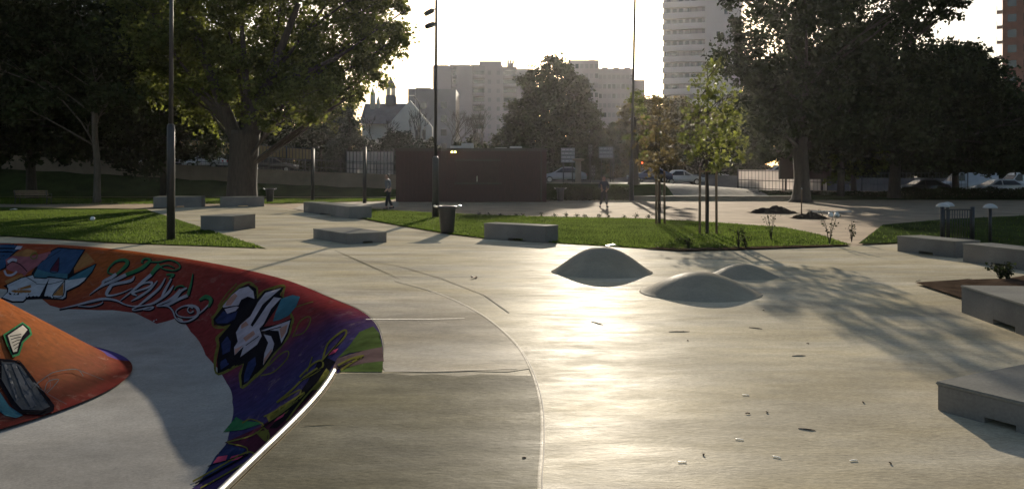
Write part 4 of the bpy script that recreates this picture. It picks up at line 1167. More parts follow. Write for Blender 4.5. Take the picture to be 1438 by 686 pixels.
car(1100, 97, T(33, 97), 'car_silver', 'silver car parked up behind the white screened fence', PI, 4.3, 1.5)
car(1170, 97, T(39, 97), 'car_white', 'white car parked up behind the fence, right of the dark board', 0, 4.3, 1.5)
car(1294, 71, .05, 'car_black', 'dark car on the right street beside the trunks', 0, 4.4, 1.45)
car(1401, 70.5, .05, 'car_silver', 'silver car at the far right, behind the domed posts', 0, 4.7, 1.45)
car(1358, 82, .05, 'car_silver', 'grey delivery van behind the dark car on the right street', 0, 5.4, 2.05, 1.95, True)
car(1440, 80, .05, 'car_white', 'white delivery van cut by the right picture edge', 0, 5.6, 2.05, 1.95, True)

# ================================================================== BUILDINGS
def windows(root, rects, y, m='glass', depth=.05):
    for (x0, x1, z0, z1) in rects:
        bm = bmesh.new(); box(bm, x0, x1, y - depth, y - .01, z0, z1); obj('window', bm, M[m], root)
# long pale apartment block (left of the centre tree)
d = 250; k = d/F
root = empty('apartment_building', ((680-CX)*k, d, 0), 'long pale apartment block with flat stepped roof, behind the kiosk', 'building')
X = lambda px: (px - 680)*k
Z = lambda py: EYE + (HY - py)*k
parts = [(608,634,93,'facade'),(634,641,94,'facade_dark'),(641,663,92.5,'facade'),(663,681,92,'facade_dark'),(681,706,92,'facade'),(706,726,93,'facade_dark'),(726,748,97,'facade')]
for i, (a, b, t, m) in enumerate(parts):
    bm = bmesh.new(); rec = 1.5 if m == 'facade_dark' else 0
    box(bm, X(a), X(b) - .02, rec, 14, -.5, Z(t)); w = obj('wall', bm, M[m], root)
    if m == 'facade_dark':
        fl = 0
        while 4 + fl*2.8 < Z(t) - 2:
            z = 4 + fl*2.8; bm = bmesh.new(); box(bm, X(a) + .1, X(b) - .1, .35, 1.49, z, z + .95); obj('balcony', bm, M['facade'], w)
            bm = bmesh.new(); box(bm, X(a) + .4, X(b) - .4, 1.42, 1.495, z + 1.0, z + 2.3); obj('window', bm, M['glass'], w); fl += 1
    else:
        fl = 0
        while 4 + fl*2.8 < Z(t) - 3:
            z = 4 + fl*2.8; nn = max(1, int((X(b) - X(a))/2.6))
            for q in range(nn if i not in (0, 2) else 0):
                bm = bmesh.new(); xx = X(a) + (X(b) - X(a))*(q + .5)/nn; box(bm, xx - .5, xx + .5, -.03, -.004, z + .9, z + 2.2)
                obj('window', bm, M['facade_dark'], w)
            fl += 1
bm = bmesh.new()
for a, b, t, b0 in ((608,629,91,93.2),(631,660,90.5,92.6),(661,673,90.5,92.1),(673,704,85.5,92.1),(712,721,88,93),(726,740,96,97.1)): box(bm, X(a), X(b), 1, 9, Z(b0), Z(t))
rf = obj('roof', bm, M['facade'], root)
for px in (713.5, 717, 720.5):
    bm = bmesh.new(); box(bm, X(px) - .3, X(px) + .3, 3, 4, Z(88), Z(82.5)); obj('chimney', bm, M['facade_dark'], rf)
# second block right of the centre tree
d = 235; k = d/F
root = empty('apartment_building', ((850-CX)*k, d, 0), 'stepped pale apartment block right of the large centre tree', 'building')
X = lambda px: (px - 850)*k
for (a, b, t, m, y0) in ((800, 841, 84.5, 'facade', 0), (841.2, 893, 94.5, 'facade', 3), (893.2, 910, 109, 'facade_dark', 6)):
    bm = bmesh.new(); box(bm, X(a), X(b), y0, y0 + 13, -.5, Z(t)); w = obj('wall', bm, M[m], root)
    fl = 0
    while 4 + 2.8*fl < Z(t) - 2.5:
        z = 4 + 2.8*fl; nn = max(2, int((b - a)/6)) if z > 12 else 0
        for q in range(nn):
            bm = bmesh.new(); xx = X(a) + (X(b) - X(a))*(q + .5)/nn; box(bm, xx - .45, xx + .45, y0 - .04, y0 - .004, z + .9, z + 2.2)
            obj('window', bm, random.choice([M['facade_dark'], M['facade_dark'], M['glass']]), w)
        fl += 1
bm = bmesh.new()
for px, t0, t1 in ((815, 84.5, 82.5), (833, 84.5, 81.5), (852, 94.5, 92), (868, 94.5, 92.6), (884, 94.5, 92.3)): box(bm, X(px) - .8, X(px) + .8, 4, 7, Z(t0) + .003, Z(t1))
obj('chimney', bm, M['facade_dark'], root)
# white tower block
d = 215; k = d/F
c = V(990, 245, d)
ang = math.radians(-17)
root = empty('tower_block', (c.x, d, 0), 'tall tower block with alternating white and grey window bands', 'building', None, 0)
root.rotation_euler.z = math.radians(-14)
TW = 10.9; TS = 11; TH = 62
bm = bmesh.new(); box(bm, -TW, 0, .3, 12, -.5, TH); obj('wall', bm, M['facade_dark'], root)
bm = bmesh.new(); box(bm, .02, 9.5, -.2, 14, -.5, TH + 1.5); obj('stair_tower', bm, M['facade_pale'], root)
fl = 0
while 3 + fl*2.92 < TH:
    z = 3 + fl*2.92
    bm = bmesh.new(); box(bm, -TW - .25, -.02, -.9, .29, z, z + 1.5, 0); b_ = obj('balcony_band', bm, M['facade_pale'], root)
    if 16 < z < 52:
        n = 6
        for q in range(n):
            bm = bmesh.new(); x = -TW + .5 + (TW - 1)*(q + .5)/n; box(bm, x - .6, x + .5, .22, .295, z + 1.55, z + 2.75)
            obj('window', bm, M['glass'] if random.random() < .7 else M['facade'], root)
        if fl % 2 == 0:
            bm = bmesh.new(); box(bm, 3 + (fl % 3), 3.9 + (fl % 3), -.26, -.21, z + .6, z + 1.9); obj('window', bm, M['glass'], root)
    fl += 1
# brick tower, far right
d = 150; k = d/F
root = empty('brick_tower', ((1408-CX)*k, d, 0), 'dark red brick tower with small balconies at the right edge', 'building')
bm = bmesh.new(); box(bm, 0, 14, 0, 14, -.5, 46); obj('wall', bm, M['brick'], root)
root.rotation_euler.z = math.radians(-31)
fl = 0
while 4 + fl*2.85 < 44:
    z = 4 + fl*2.85
    if z > 14:
        bm = bmesh.new(); box(bm, -.95, -.01, .3, 3.6, z, z + .14); box(bm, -.95, -.88, .3, 3.6, z + .141, z + 1.0); sl = obj('balcony', bm, M['facade'], root)
        
        for xw in (.8, 3.3):
            bm = bmesh.new(); box(bm, xw, xw + 1.4, -.05, -.004, z + .6, z + 2.0); obj('window', bm, M['glass'], root)
    fl += 1
# church with a bell turret
d = 130; k = d/F
root = empty('church', ((560-CX)*k, d, T(-17)), 'old church with dark slate roof, white gable and open bell turret', 'church')
X = lambda px: (px - 560)*k
zo = T(-17)
Z = lambda py: EYE + (HY - py)*k - zo
bm = bmesh.new(); box(bm, X(505), X(573), 2, 10, -1, Z(172)); obj('wall', bm, M['plaster'], root)
bm = bmesh.new()   # nave roof
prism(bm, [(0.9, Z(173)), (11.1, Z(173)), (6, Z(141))], X(503), X(574) - .3, 'x'); rf = obj('roof', bm, M['slate'], root)
# gable end facing us to the right
bm = bmesh.new(); prism(bm, [(X(545), -1), (X(607), -1), (X(607), Z(178)), (X(575), Z(140)), (X(545), Z(174))], .6, 1.4, 'y'); obj('gable', bm, M['plaster'], root)
for px in (585, 595):
    bm = bmesh.new(); box(bm, X(px) - .25, X(px) + .25, .54, .597, Z(196), Z(182)); obj('window', bm, M['glass'], root)
# turret
tx, ty_ = X(541), 6.0
bm = bmesh.new(); lathe(bm, [(.95, Z(146)), (.95, Z(131)), (.85, Z(131)), (.85, Z(129))], 8, 0, (tx, ty_)); tb = obj('bell_turret', bm, M['slate'], root)
bm = bmesh.new()
for q in range(8):
    a = 2*PI*(q + .5)/8; tube(bm, [(tx + .68*math.cos(a), ty_ + .68*math.sin(a), Z(129)), (tx + .68*math.cos(a), ty_ + .68*math.sin(a), Z(118))], .12, 6)
obj('columns', bm, M['plaster'], tb)
bm = bmesh.new(); lathe(bm, [(.9, Z(118)), (.9, Z(116.5)), (.72, Z(113)), (.5, Z(109)), (.2, Z(105.5)), (.06, Z(103)), (.02, Z(101.5))], 12, 0, (tx, ty_)); obj('cupola', bm, M['slate'], tb)
bm = bmesh.new(); lathe(bm, [(.45, Z(150)), (.45, Z(128)), (.15, Z(121)), (.03, Z(116))], 8, 0, (X(516), 5)); obj('pinnacle', bm, M['plaster'], root)
bm = bmesh.new(); lathe(bm, [(.3, Z(150)), (.3, Z(138)), (.03, Z(130))], 8, 0, (X(524), 5)); obj('pinnacle', bm, M['plaster'], root)
# grey block behind the church
d = 170; k = d/F
root = empty('apartment_building', ((592-CX)*k, d, 0), 'grey block with flat roof between the church and the pale apartments', 'building')
X = lambda px: (px - 592)*k; Z = lambda py: EYE + (HY - py)*k
for a, b, t, y0 in ((573, 583, 124.5, 0), (583.1, 606, 124, .4), (606.1, 640, 125, 0)):
    bm = bmesh.new(); box(bm, X(a), X(b), y0, 12, -.5, Z(t)); w = obj('wall', bm, M['facade_dark'], root)
    fl = 0
    while 3.5 + 2.9*fl < Z(t) - 2.5:
        z = 3.5 + 2.9*fl; bm = bmesh.new(); xm = (X(a) + X(b))/2; box(bm, xm - .6, xm + .6, y0 - .05, y0 - .004, z + .8, z + 2.1); obj('window', bm, M['glass'], w); fl += 1
bm = bmesh.new(); box(bm, X(583), X(604), 1, 8, Z(124) + .003, Z(122.8)); obj('roof', bm, M['facade'], root)
# ================================================================== TREES
def leaves_mesh(name, pts, size, m, flat=.35):
    """many small folded leaves, each its own little quad"""
    n = len(pts); rng = RNG
    a = rng.uniform(0, 2*PI, n); el = rng.normal(-.25, .55, n)
    u = np.column_stack([np.cos(a)*np.cos(el), np.sin(a)*np.cos(el), np.sin(el)])
    r = rng.normal(size=(n, 3)); w = np.cross(u, r); w /= np.linalg.norm(w, axis=1)[:, None] + 1e-9
    nn = np.cross(u, w)
    s = (size * rng.uniform(.6, 1.35, n))[:, None]
    fold = rng.uniform(.05, .3, n)[:, None]
    v = np.zeros((n, 4, 3))
    v[:, 0] = pts - u*s*.5
    v[:, 1] = pts + w*s*.40 + nn*s*fold
    v[:, 2] = pts + u*s*.6
    v[:, 3] = pts - w*s*.40 + nn*s*fold
    me = bpy.data.meshes.new(name)
    me.vertices.add(4*n); me.vertices.foreach_set("co", v.ravel())
    me.loops.add(4*n); me.loops.foreach_set("vertex_index", np.arange(4*n))
    me.polygons.add(n); me.polygons.foreach_set("loop_start", np.arange(0, 4*n, 4)); me.update(calc_edges=True)
    me.materials.append(m)
    return me
def crown_points(lobes, density, per=60, spread=.19):
    """lobes: (x,y,z,rx,ry,rz); leaves sit in clumps, the clumps fill each lobe, denser at the outside"""
    pts = []; tips = []
    for (x, y, z, rx, ry, rz) in lobes:
        n = int(density * (rx*rz + rx*ry + ry*rz) / 3); K = max(4, n // per)
        d = RNG.normal(size=(K, 3)); d /= np.linalg.norm(d, axis=1)[:, None]
        rad = RNG.uniform(.25, 1.08, K) ** .55
        c = np.array([x, y, z]) + d * rad[:, None] * np.array([rx, ry, rz])
        for q in c:
            sg = spread * (rx + ry + rz) / 3 * RNG.uniform(.5, 1.25)
            cnt = max(6, int(per * RNG.uniform(.4, 1.5)))
            pts.append(q + RNG.normal(size=(cnt, 3)) * np.array([sg, sg, sg*.75]))
        tips.append(c)
    return np.vstack(pts), tips
def limb(bm, a, b, r0, r1, bend=.12, n=6, seg=5):
    a, b = Vector(a), Vector(b); L_ = (b - a).length
    off = Vector((random.uniform(-1, 1), random.uniform(-1, 1), random.uniform(-.2, .8))) * L_ * bend
    pts = [a.lerp(b, t) + off * math.sin(PI*t) for t in [k/seg for k in range(seg + 1)]]
    tube(bm, pts, [r0 + (r1 - r0)*k/seg for k in range(seg + 1)], n)
    return pts
def tree_meshes(trunk, lobes, leaf, density, m_leaf, m_bark, per=60, spread=.19, twigs=3, flare=1.35, lk=.34):
    """trunk: list of (x,y,z,r), crown lobes in the same local space; returns trunk mesh and crown mesh"""
    pts, tips = crown_points(lobes, density, per, spread)
    bm = bmesh.new()
    tp = [Vector(t[:3]) for t in trunk]; tr = [t[3] for t in trunk]
    line = smooth_line([tuple(p) for p in tp], 4); rad = []
    for i in range(len(line)):
        f = i/4; k = min(int(f), len(tr)-2); rad.append(tr[k] + (tr[k+1]-tr[k])*(f-k))
    if flare: rad = [r_*(1 + (flare-1)*math.exp(-i*1.1)) for i, r_ in enumerate(rad)]
    tube(bm, line, rad, 12)
    top = tp[-1]
    for (l, tt) in zip(lobes, tips):
        c = Vector(l[:3])
        # leave the trunk at the point below the lobe
        best = min(range(len(line)//2, len(line)), key=lambda i: (line[i] - c).length + abs(line[i].z - (c.z - (c.xy - line[i].xy).length*.9))*.8)
        s0 = line[best]; r0 = max(.02, rad[best]*lk)
        br = limb(bm, s0, c, r0, max(.015, r0*.3))
        for q in tt[:twigs*4]:
            limb(bm, br[random.randint(3, 5)], Vector(q), max(.012, r0*.2), .008, .1, 4, 3)
    me = bpy.data.meshes.new('trunk'); bm.to_mesh(me); bm.free(); me.materials.append(m_bark)
    return me, leaves_mesh('crown', pts, leaf, m_leaf)
def put_tree(name, meshes, loc, label, group=None, rz=0.0, sc=1.0, cat='tree'):
    root = empty(name, loc, label, cat, group, rz)
    root.scale = (sc, sc, sc) if not isinstance(sc, tuple) else sc
    for nm, me in zip(('trunk', 'crown'), meshes):
        if me is None: continue
        o = bpy.data.objects.new(nm, me); COL.objects.link(o); o.parent = root
    return root
def px_lobes(base, lobes, d, dj=.25):
    """lobe sizes and places measured in the photo, given their depth in the crown"""
    out = []; k = d/F
    for l in lobes:
        c = V(l[0], l[1], d); rx, rz = l[2]*k, l[3]*k; ry = (rx + rz)/2
        dy = l[4] if len(l) > 4 else random.uniform(-1, 1) * dj * 12
        out.append((c.x - base.x, dy, c.z - base.z, rx, ry, rz))
    return out

# --- the big plane tree on the bank at left
d = 51; base = V(340, 278, d); base.z = .02; k = d/F
lob = [(470,40,75,55),(525,15,48,40),(538,62,34,26),(500,105,42,32),(445,140,42,36),(400,90,60,55),(340,50,60,60),(280,80,60,60),(235,30,60,60),(300,-25,80,60),(400,-35,90,55),(480,-45,80,50),(545,-25,34,30),
       (392,165,30,22),(270,140,45,36),(222,110,45,42),(440,85,50,40),(568,8,18,14),(510,140,18,14),(350,120,50,40),(560,48,14,12)]
zz = lambda py: EYE - (py - HY)*k
xx = lambda px: (px - CX)*k - base.x
tm = tree_meshes([(0,0,-.1,1.0),(0,0,1.2,.92),(.1,0,3.0,.90),(.15,.1,4.6,.95)], px_lobes(base, lob, d), .25, 640, M['leaf'], M['bark'], per=60, spread=.19, flare=1.25, lk=.14)
rt = put_tree('plane_tree', tm, base, 'huge dark plane tree with thick forked trunk rising from the left bank')
bm = bmesh.new()
for path, r0, r1 in (([(335,205),(322,165),(305,120),(288,70),(270,10)], .50, .15), ([(345,205),(358,165),(378,120),(400,70),(425,10)], .54, .15), ([(350,195),(350,150),(348,100),(345,40)], .36, .12), ([(325,178),(300,150),(270,125)], .3, .1), ([(375,125),(410,110),(450,95),(500,70)], .26, .06), ([(360,160),(395,165),(430,155)], .2, .05)):
    ln = smooth_line([(xx(a), random.uniform(-.2,.2)*0 + i*.25*(1 if r0 > .6 else -1), zz(b)) for i, (a, b) in enumerate(path)], 4)
    tube(bm, ln, [r0 + (r1-r0)*i/(len(ln)-1) for i in range(len(ln))], 10)
obj('limbs', bm, M['bark'], rt)

# --- generic crowns that the rows of trees share
def generic(seed, h, r, leaf, density, m, mb, trunk_r=.28, low=.3):
    random.seed(seed); lob = []
    n = 15
    for i in range(n):
        a = i*2.4; t = i/(n-1); z = h*(low + (1-low)*t*.9); rr = r*math.sin(PI*(.16 + .8*t))*random.uniform(.55, .85)
        lob.append((rr*math.cos(a), rr*math.sin(a), z, r*random.uniform(.34, .5), r*random.uniform(.34, .5), r*random.uniform(.28, .42)))
    return tree_meshes([(0,0,-.1,trunk_r),(random.uniform(-.2,.2),0,h*.25,trunk_r*.8),(random.uniform(-.4,.4),.1,h*.5,trunk_r*.6),(random.uniform(-.5,.5),0,h*.8,trunk_r*.2)], lob, leaf, density, m, mb, twigs=2)
G1 = generic(3, 14, 5.2, .36, 420, M['leaf_dark'], M['bark'], .34, .30)
G2 = generic(5, 16, 5.6, .36, 420, M['leaf_dark'], M['bark'], .38, .26)
G3 = generic(9, 12, 5.0, .34, 420, M['leaf'], M['bark'], .30, .28)
BUSH = generic(13, 5.0, 3.4, .30, 520, M['leaf_dark'], M['bark'], .16, .08)

# left front row
d = 53; base = V(136, 280, d); base.z = .02; k = d/F
lob = [(137,40,60,50),(80,60,55,50),(190,60,50,50),(60,110,50,40),(150,110,45,38),(20,30,55,55),(100,-25,80,50),(200,-10,70,55),(25,145,45,35),(180,150,42,28),(105,160,40,26),(-20,90,50,50)]
tm = tree_meshes([(0,0,-.1,.22),(.02,0,2.5,.2),(-.15,0,5,.18),(-.1,0,8,.12)], px_lobes(base, lob, d), .30, 520, M['leaf_dark'], M['bark_pale'])
put_tree('tree', tm, base, 'slender pale trunked tree with dark crown on the left bank')
random.seed(21)
left_trees = [(-120, 56, G2, 1.05, 'dark leafy tree whose crown fills the far left top of the photo'), (45, 63, G1, 1.1, 'dark tree on the bank, left of the slender pale trunk'), (232, 66, G2, 1.0, 'dark tree on the bank, behind the tall black post'), (-30, 72, G1, 1.2, 'dark tree at the left picture edge, behind the bank')]
for px, d, g_, sc, lab in left_trees:
    x = (px - CX)/F*d
    put_tree('tree', g_, (x, d, .02 + (T(x) - 1 if d > 69 else 0)), lab, 'dark trees along the left bank', random.uniform(0, 6), sc)
lab_l = 'dark background tree beyond the left street, merging with its neighbours'
for i, (px, d) in enumerate(((-90,100),(-10,108),(60,98),(130,106),(200,100),(268,110),(330,102),(400,112),(455,106))):
    x = (px - CX)/F*d
    put_tree('tree', (G1, G2, G3)[i % 3], (x, d, T(x) - .1), lab_l, 'background trees beyond the left street', random.uniform(0, 6), random.uniform(.85, 1.1))
lab_b = 'dark rounded bush beyond the left street, below the background trees'
for i, (px, d) in enumerate(((-60,95),(15,92),(85,94),(150,95),(215,93),(280,95),(345,94),(415,95),(450,93),(182,115),(250,118),(310,116),(380,117))):
    x = (px - CX)/F*d
    put_tree('bush', BUSH, (x, d, T(x) - .1), lab_b, 'bushes beyond the left street', random.uniform(0, 6), random.uniform(.95, 1.25), 'bush')

# conifer and round bush in front of the church
d = 84; base = V(491, 245, d); base.z = T(base.x)
lob = [(492,158,9,10),(491,172,16,12),(488,188,22,13),(493,203,27,13),(488,220,31,14),(494,236,31,14),(470,210,14,14),(512,215,12,14)]
tm = tree_meshes([(0,0,-.1,.3),(0,0,2,.25),(0,0,5,.12),(0,0,6.5,.05)], px_lobes(base, lob, d, .06), .24, 900, M['needle'], M['bark'], per=60, spread=.3)
put_tree('conifer', tm, base, 'dark conical evergreen standing left of the church')
base = V(556, 245, 86); base.z = T(base.x)
lob = [(556,196,20,14),(540,206,20,14),(574,207,20,13),(556,215,28,14),(556,230,32,14)]
tm = tree_meshes([(0,0,-.1,.2),(0,0,1.5,.15),(0,0,3,.1),(0,0,4,.04)], px_lobes(base, lob, 86, .06), .26, 900, M['needle'], M['bark'], per=60)
put_tree('bush', tm, base, 'dark round bush in front of the church, left of the kiosk', None, 0, 1, 'bush')

# bare trees: branches only
def bare(name, px, d, h, label, seed, spread_=.45, r0=.14):
    random.seed(seed); x = (px - CX)/F*d
    bm = bmesh.new()
    def grow(p, dr, L_, r, lv):
        q = p + dr*L_
        tube(bm, [p, p.lerp(q, .5) + Vector((random.uniform(-1,1), random.uniform(-1,1), 0))*L_*.06, q], [r, r*.85, r*.7], 5)
        if lv == 0: return
        for k in range(random.choice((2, 3, 3))):
            nd = (dr + Vector((random.uniform(-1,1), random.uniform(-1,1), random.uniform(-.1,.7)))*spread_*1.3).normalized()
            grow(q, nd, L_*random.uniform(.62, .85), r*.62, lv - 1)
    grow(Vector((0,0,-.1)), Vector((0,0,1)), h*.26, r0, 5)
    root = empty(name, (x, d, T(x, d)), label, 'tree', None)
    obj('branches', bm, M['bark'], root)
bare('bare_tree', 534, 98, 9, 'thin bare tree with twisted limbs in front of the church nave', 2)
bare('bare_tree', 583, 97, 9.5, 'bare tree with upright forked limbs before the white church gable', 4, .38)
for px, lab, sd in ((632, 'spindly leafless tree before the left part of the pale apartment block', 6), (658, 'spindly leafless tree before the recessed balconies of the pale apartments', 8), (686, 'spindly leafless tree beside the dark centre tree', 10)):
    bare('bare_tree', px, 105, 11, lab, sd, .5, .12)

# --- large hazy tree behind the kiosk
random.seed(31)
d = 108; base = V(775, 245, d); base.z = T(base.x, 80)
lob = [(780,100,23,17),(754,128,26,24),(806,138,26,26),(733,166,26,26),(772,160,44,38),(822,180,28,32),(712,202,24,24),(760,205,50,35),(820,222,40,28),(795,115,22,18),(852,190,18,25),(690,225,26,20)]
tm = tree_meshes([(0,0,-.1,.5),(0,0,3,.45),(.2,0,7,.35),(0,0,11,.2)], px_lobes(base, lob, d, .2), .42, 420, M['leaf_dark'], M['bark'])
put_tree('tree', tm, base, 'large dark domed tree in the centre, behind the kiosk')
d = 120; base = V(905, 245, d); base.z = T(base.x, 80)
lob = [(920,142,22,13),(893,165,24,22),(932,170,28,22),(868,200,28,26),(912,208,40,32),(958,160,28,22),(952,205,35,32),(985,190,30,30),(880,235,35,20),(940,238,35,18)]
tm = tree_meshes([(0,0,-.1,.4),(0,0,3,.35),(.2,0,6,.25),(0,0,9,.12)], px_lobes(base, lob, d, .2), .42, 420, M['leaf_rust'], M['bark'])
put_tree('tree', tm, base, 'brownish tree row end below the white tower block')
base = V(868, 260, 62); base.z = .3
tm = tree_meshes([(0,0,-.1,.42),(0,0,1.6,.36),(.1,0,3.2,.3),(0,0,5.5,.12)], px_lobes(base, [(868,150,14,18),(880,175,18,20),(862,195,18,18),(885,205,18,15),(874,225,16,12)], 62, .06), .26, 260, M['leaf'], M['bark'])
put_tree('tree', tm, V(887, 265, 66) * 0 + Vector(((890-CX)/F*66, 66, T(10))), 'thick trunked green tree beside the tall thin mast')

# --- two young staked trees on the middle lawn
def young(px, py, lobes, leaf, dens, m, label, name='young_tree'):
    base = P(px, py); d = base.y
    top = min(l[1] - l[3] for l in lobes); zt = EYE - (top - HY)*d/F
    tm = tree_meshes([(0,0,0,.05),(.02,0,1.3,.042),(-.02,0,2.4,.036),(.03,.02,zt*.75,.02),(0,0,zt*.95,.008)], px_lobes(base, lobes, d, .04), leaf, dens, m, M['bark'], per=12, spread=.34, twigs=3, flare=1.1)
    put_tree(name, tm, base + Vector((0,0,.02)), label)
    return base
random.seed(44)
b1 = young(926, 315, [(930,150,14,20),(922,175,20,20),(938,190,22,18),(912,205,20,20),(930,222,24,16),(900,228,10,10),(948,222,14,14),(918,245,14,8)], .13, 520, M['leaf_rust'], 'thin young tree with sparse rusty leaves, held by stakes on the lawn')
b2 = young(993, 329, [(1002,98,14,20),(990,128,22,22),(1014,140,22,22),(980,160,24,20),(1020,172,26,22),(998,185,30,22),(968,190,16,16),(1034,196,18,16),(985,212,26,16),(1022,216,24,14),(965,222,12,10),(1002,236,22,10)], .13, 680, M['leaf_young'], 'fuller young tree with yellow green leaves, held by stakes near the deck')
def stakes(b, pxs, top, label):
    root = empty('tree_stakes', (b.x, b.y, .02), label, 'tree stakes', 'wooden stake frames round the young trees')
    tops = []
    for (x, y) in pxs:
        bm = bmesh.new(); tube(bm, [(x, y, -.05), (x*.96, y*.96, top)], .04, 8); obj('stake', bm, M['wood'], root); tops.append((x*.96, y*.96))
    bm = bmesh.new()
    for i in range(3):
        p_, q_ = tops[i], tops[(i+1) % 3]; tube(bm, [(*p_, top - .12), (*q_, top - .12)], .028, 6)
    obj('rail', bm, M['wood'], root)
stakes(b1, ((-.16, -.2), (.17, -.15), (.02, .28)), 2.0, 'three wooden stakes round the thin rusty leaved young tree')
stakes(b2, ((-.26, -.1), (.04, .25), (.27, -.12)), 2.1, 'three wooden stakes round the fuller yellow green young tree')

# --- dark trees at right
random.seed(52)
d = 56; base = V(1125, 284, d); base.z = 0
lob = [(1048,62,40,40),(1100,20,60,50),(1160,50,60,50),(1082,118,48,42),(1130,110,60,50),(1190,110,60,50),(1230,50,60,50),(1272,5,48,40),(1288,55,36,36),(1112,168,48,32),(1066,178,28,34),(1180,168,60,38),(1200,-35,90,50),(1100,-40,70,50),(1040,5,26,36),(1308,20,20,20),(1250,115,50,48),(1240,168,50,36),(1300,-40,40,30),(1075,212,26,16),(1150,200,40,16)]
tm = tree_meshes([(0,0,-.1,.62),(.05,0,1.6,.52),(-.05,0,3.6,.5),(.1,0,6.0,.4),(.3,0,9,.25)], px_lobes(base, lob, d), .30, 560, M['leaf_dark'], M['bark'], flare=1.5)
put_tree('tree', tm, base, 'huge dark tree at right, its trunk in front of the dark board')
d = 63; base = V(1256, 277, d); base.z = 0
lob = [(1300,118,56,46),(1358,118,42,40),(1338,86,28,22),(1384,100,26,24),(1412,140,44,40),(1450,150,46,44),(1300,178,60,40),(1378,190,60,40),(1262,190,50,38),(1440,205,40,35),(1500,150,60,50),(1200,195,45,28),(1330,222,46,18),(1420,232,40,14),(1320,30,18,14)]
tm = tree_meshes([(0,0,-.1,.46),(.05,0,2,.4),(.2,0,4.5,.36),(.8,0,7.5,.24)], px_lobes(base, lob, d), .32, 540, M['leaf_dark'], M['bark'])
put_tree('tree', tm, base, 'broad dark tree at the far right, its trunk left of the parked dark car')
for i, (px, d, lab) in enumerate(((1180, 64, 'slim dark trunk just right of the dark board'), (1199, 66, 'slim dark trunk second to the right of the dark board'), (1342, 70, 'dark trunked tree between the two cars at right'))):
    x = (px - CX)/F*d
    put_tree('tree', (G1, G3, G1)[i], (x, d, T(x)*(d > 66)), lab, 'dark trees on the right verge', i*2.0, (.85, .8, .9)[i])
lab_r = 'dark background tree beyond the right street, merging with its neighbours'
for i, (px, d) in enumerate(((1070,112),(1130,108),(1200,112),(1265,106),(1330,110),(1400,104),(1465,108),(1035,125))):
    x = (px - CX)/F*d
    put_tree('tree', (G2, G1, G3)[i % 3], (x, d, T(x, d) - .1), lab_r, 'background trees beyond the right street', random.uniform(0, 6), random.uniform(.72, .88) if px > 1300 else random.uniform(.85, 1.0))
for i, (px, d) in enumerate(((1060,103),(1130,104),(1210,102),(1270,100),(1335,101),(1400,99),(1450,100),(1000,106),(1300,118),(1370,118),(1240,120),(1165,120))):
    x = (px - CX)/F*d
    put_tree('bush', BUSH, (x, d, T(x, d) - .1), 'dark rounded bush beyond the right street', 'bushes beyond the right street', random.uniform(0, 6), random.uniform(.9, 1.2), 'bush')
for i, px in enumerate((600, 660, 720, 775, 830, 880, 930)):
    d = 126; x = (px - CX)/F*d
    put_tree('bush', BUSH, (x, d, T(x, 80) - .1), 'dim bush in the hazy gap behind the kiosk and street', 'bushes behind the kiosk and the street', random.uniform(0, 6), random.uniform(1.0, 1.35), 'bush')

# low hedges beyond the gravel
def hedge(px0, px1, d, h, w, label):
    x0, x1 = (px0 - CX)/F*d, (px1 - CX)/F*d
    n = int((x1 - x0)*w*h*900)
    pts = np.column_stack([RNG.uniform(x0, x1, n), RNG.uniform(-w/2, w/2, n), RNG.uniform(.02, h, n)*1.0])
    pts[:, 2] *= 1 + .08*np.sin(pts[:, 0]*1.9) + .06*np.sin(pts[:, 0]*5.1)
    root = empty('hedge', (0, d, .0), label, 'hedge')
    o = bpy.data.objects.new('foliage', leaves_mesh('foliage', pts, .11, M['leaf_dark'])); COL.objects.link(o); o.parent = root
    bm = bmesh.new(); x = x0 + .2
    while x < x1:
        tube(bm, [(x, 0, -.05), (x + random.uniform(-.1, .1), random.uniform(-.1, .1), h*.8)], [.03, .012], 5); x += .6
    obj('stems', bm, M['bark'], root)
hedge(768.5, 836, 59.6, 1.12, 1.1, 'low clipped dark hedge right of the kiosk')
hedge(838, 888, 59.9, 1.02, 1.1, 'short clipped hedge behind the standing person in dark clothes')
hedge(1040, 1260, 64.2, .55, 1.0, 'long low hedge in front of the right trunks')
hedge(1265, 1470, 62.5, .85, 1.2, 'low dark hedge in front of the cars at right')

# small plants and weeds
def plant(p, h, n, label, group, spread_=.5, leaf=.07, m='leaf_dark', stem_m='bark'):
    root = empty('plant', p, label, 'plant', group)
    bm = bmesh.new(); pts = []
    for k in range(n):
        a = random.uniform(0, 2*PI); r = h*spread_*random.uniform(.2, 1); z = h*random.uniform(.65, 1)
        ln = [(0, 0, -.02), (r*.35*math.cos(a), r*.35*math.sin(a), z*.5), (r*math.cos(a), r*math.sin(a), z)]
        tube(bm, ln, [.012, .008, .004], 4)
        for q in range(10):
            t = random.uniform(.25, 1); pts.append((r*t*math.cos(a) + random.gauss(0, .05), r*t*math.sin(a) + random.gauss(0, .05), z*t + random.gauss(0, .03)))
    obj('stems', bm, M[stem_m], root)
    o = bpy.data.objects.new('foliage', leaves_mesh('foliage', np.array(pts), leaf, M[m])); COL.objects.link(o); o.parent = root
random.seed(61)
for i in range(15):
    px = 672 + i*17 + random.uniform(-6, 6); pp = P(px, 303.5 + (px - 670)*.012)
    plant(Vector((pp.x, pp.y + random.uniform(0, .5), 0)), random.uniform(.10, .22), 6, 'small dark border plant along the far edge of the middle lawn', 'border plants along the far lawn edge', .6, .045)
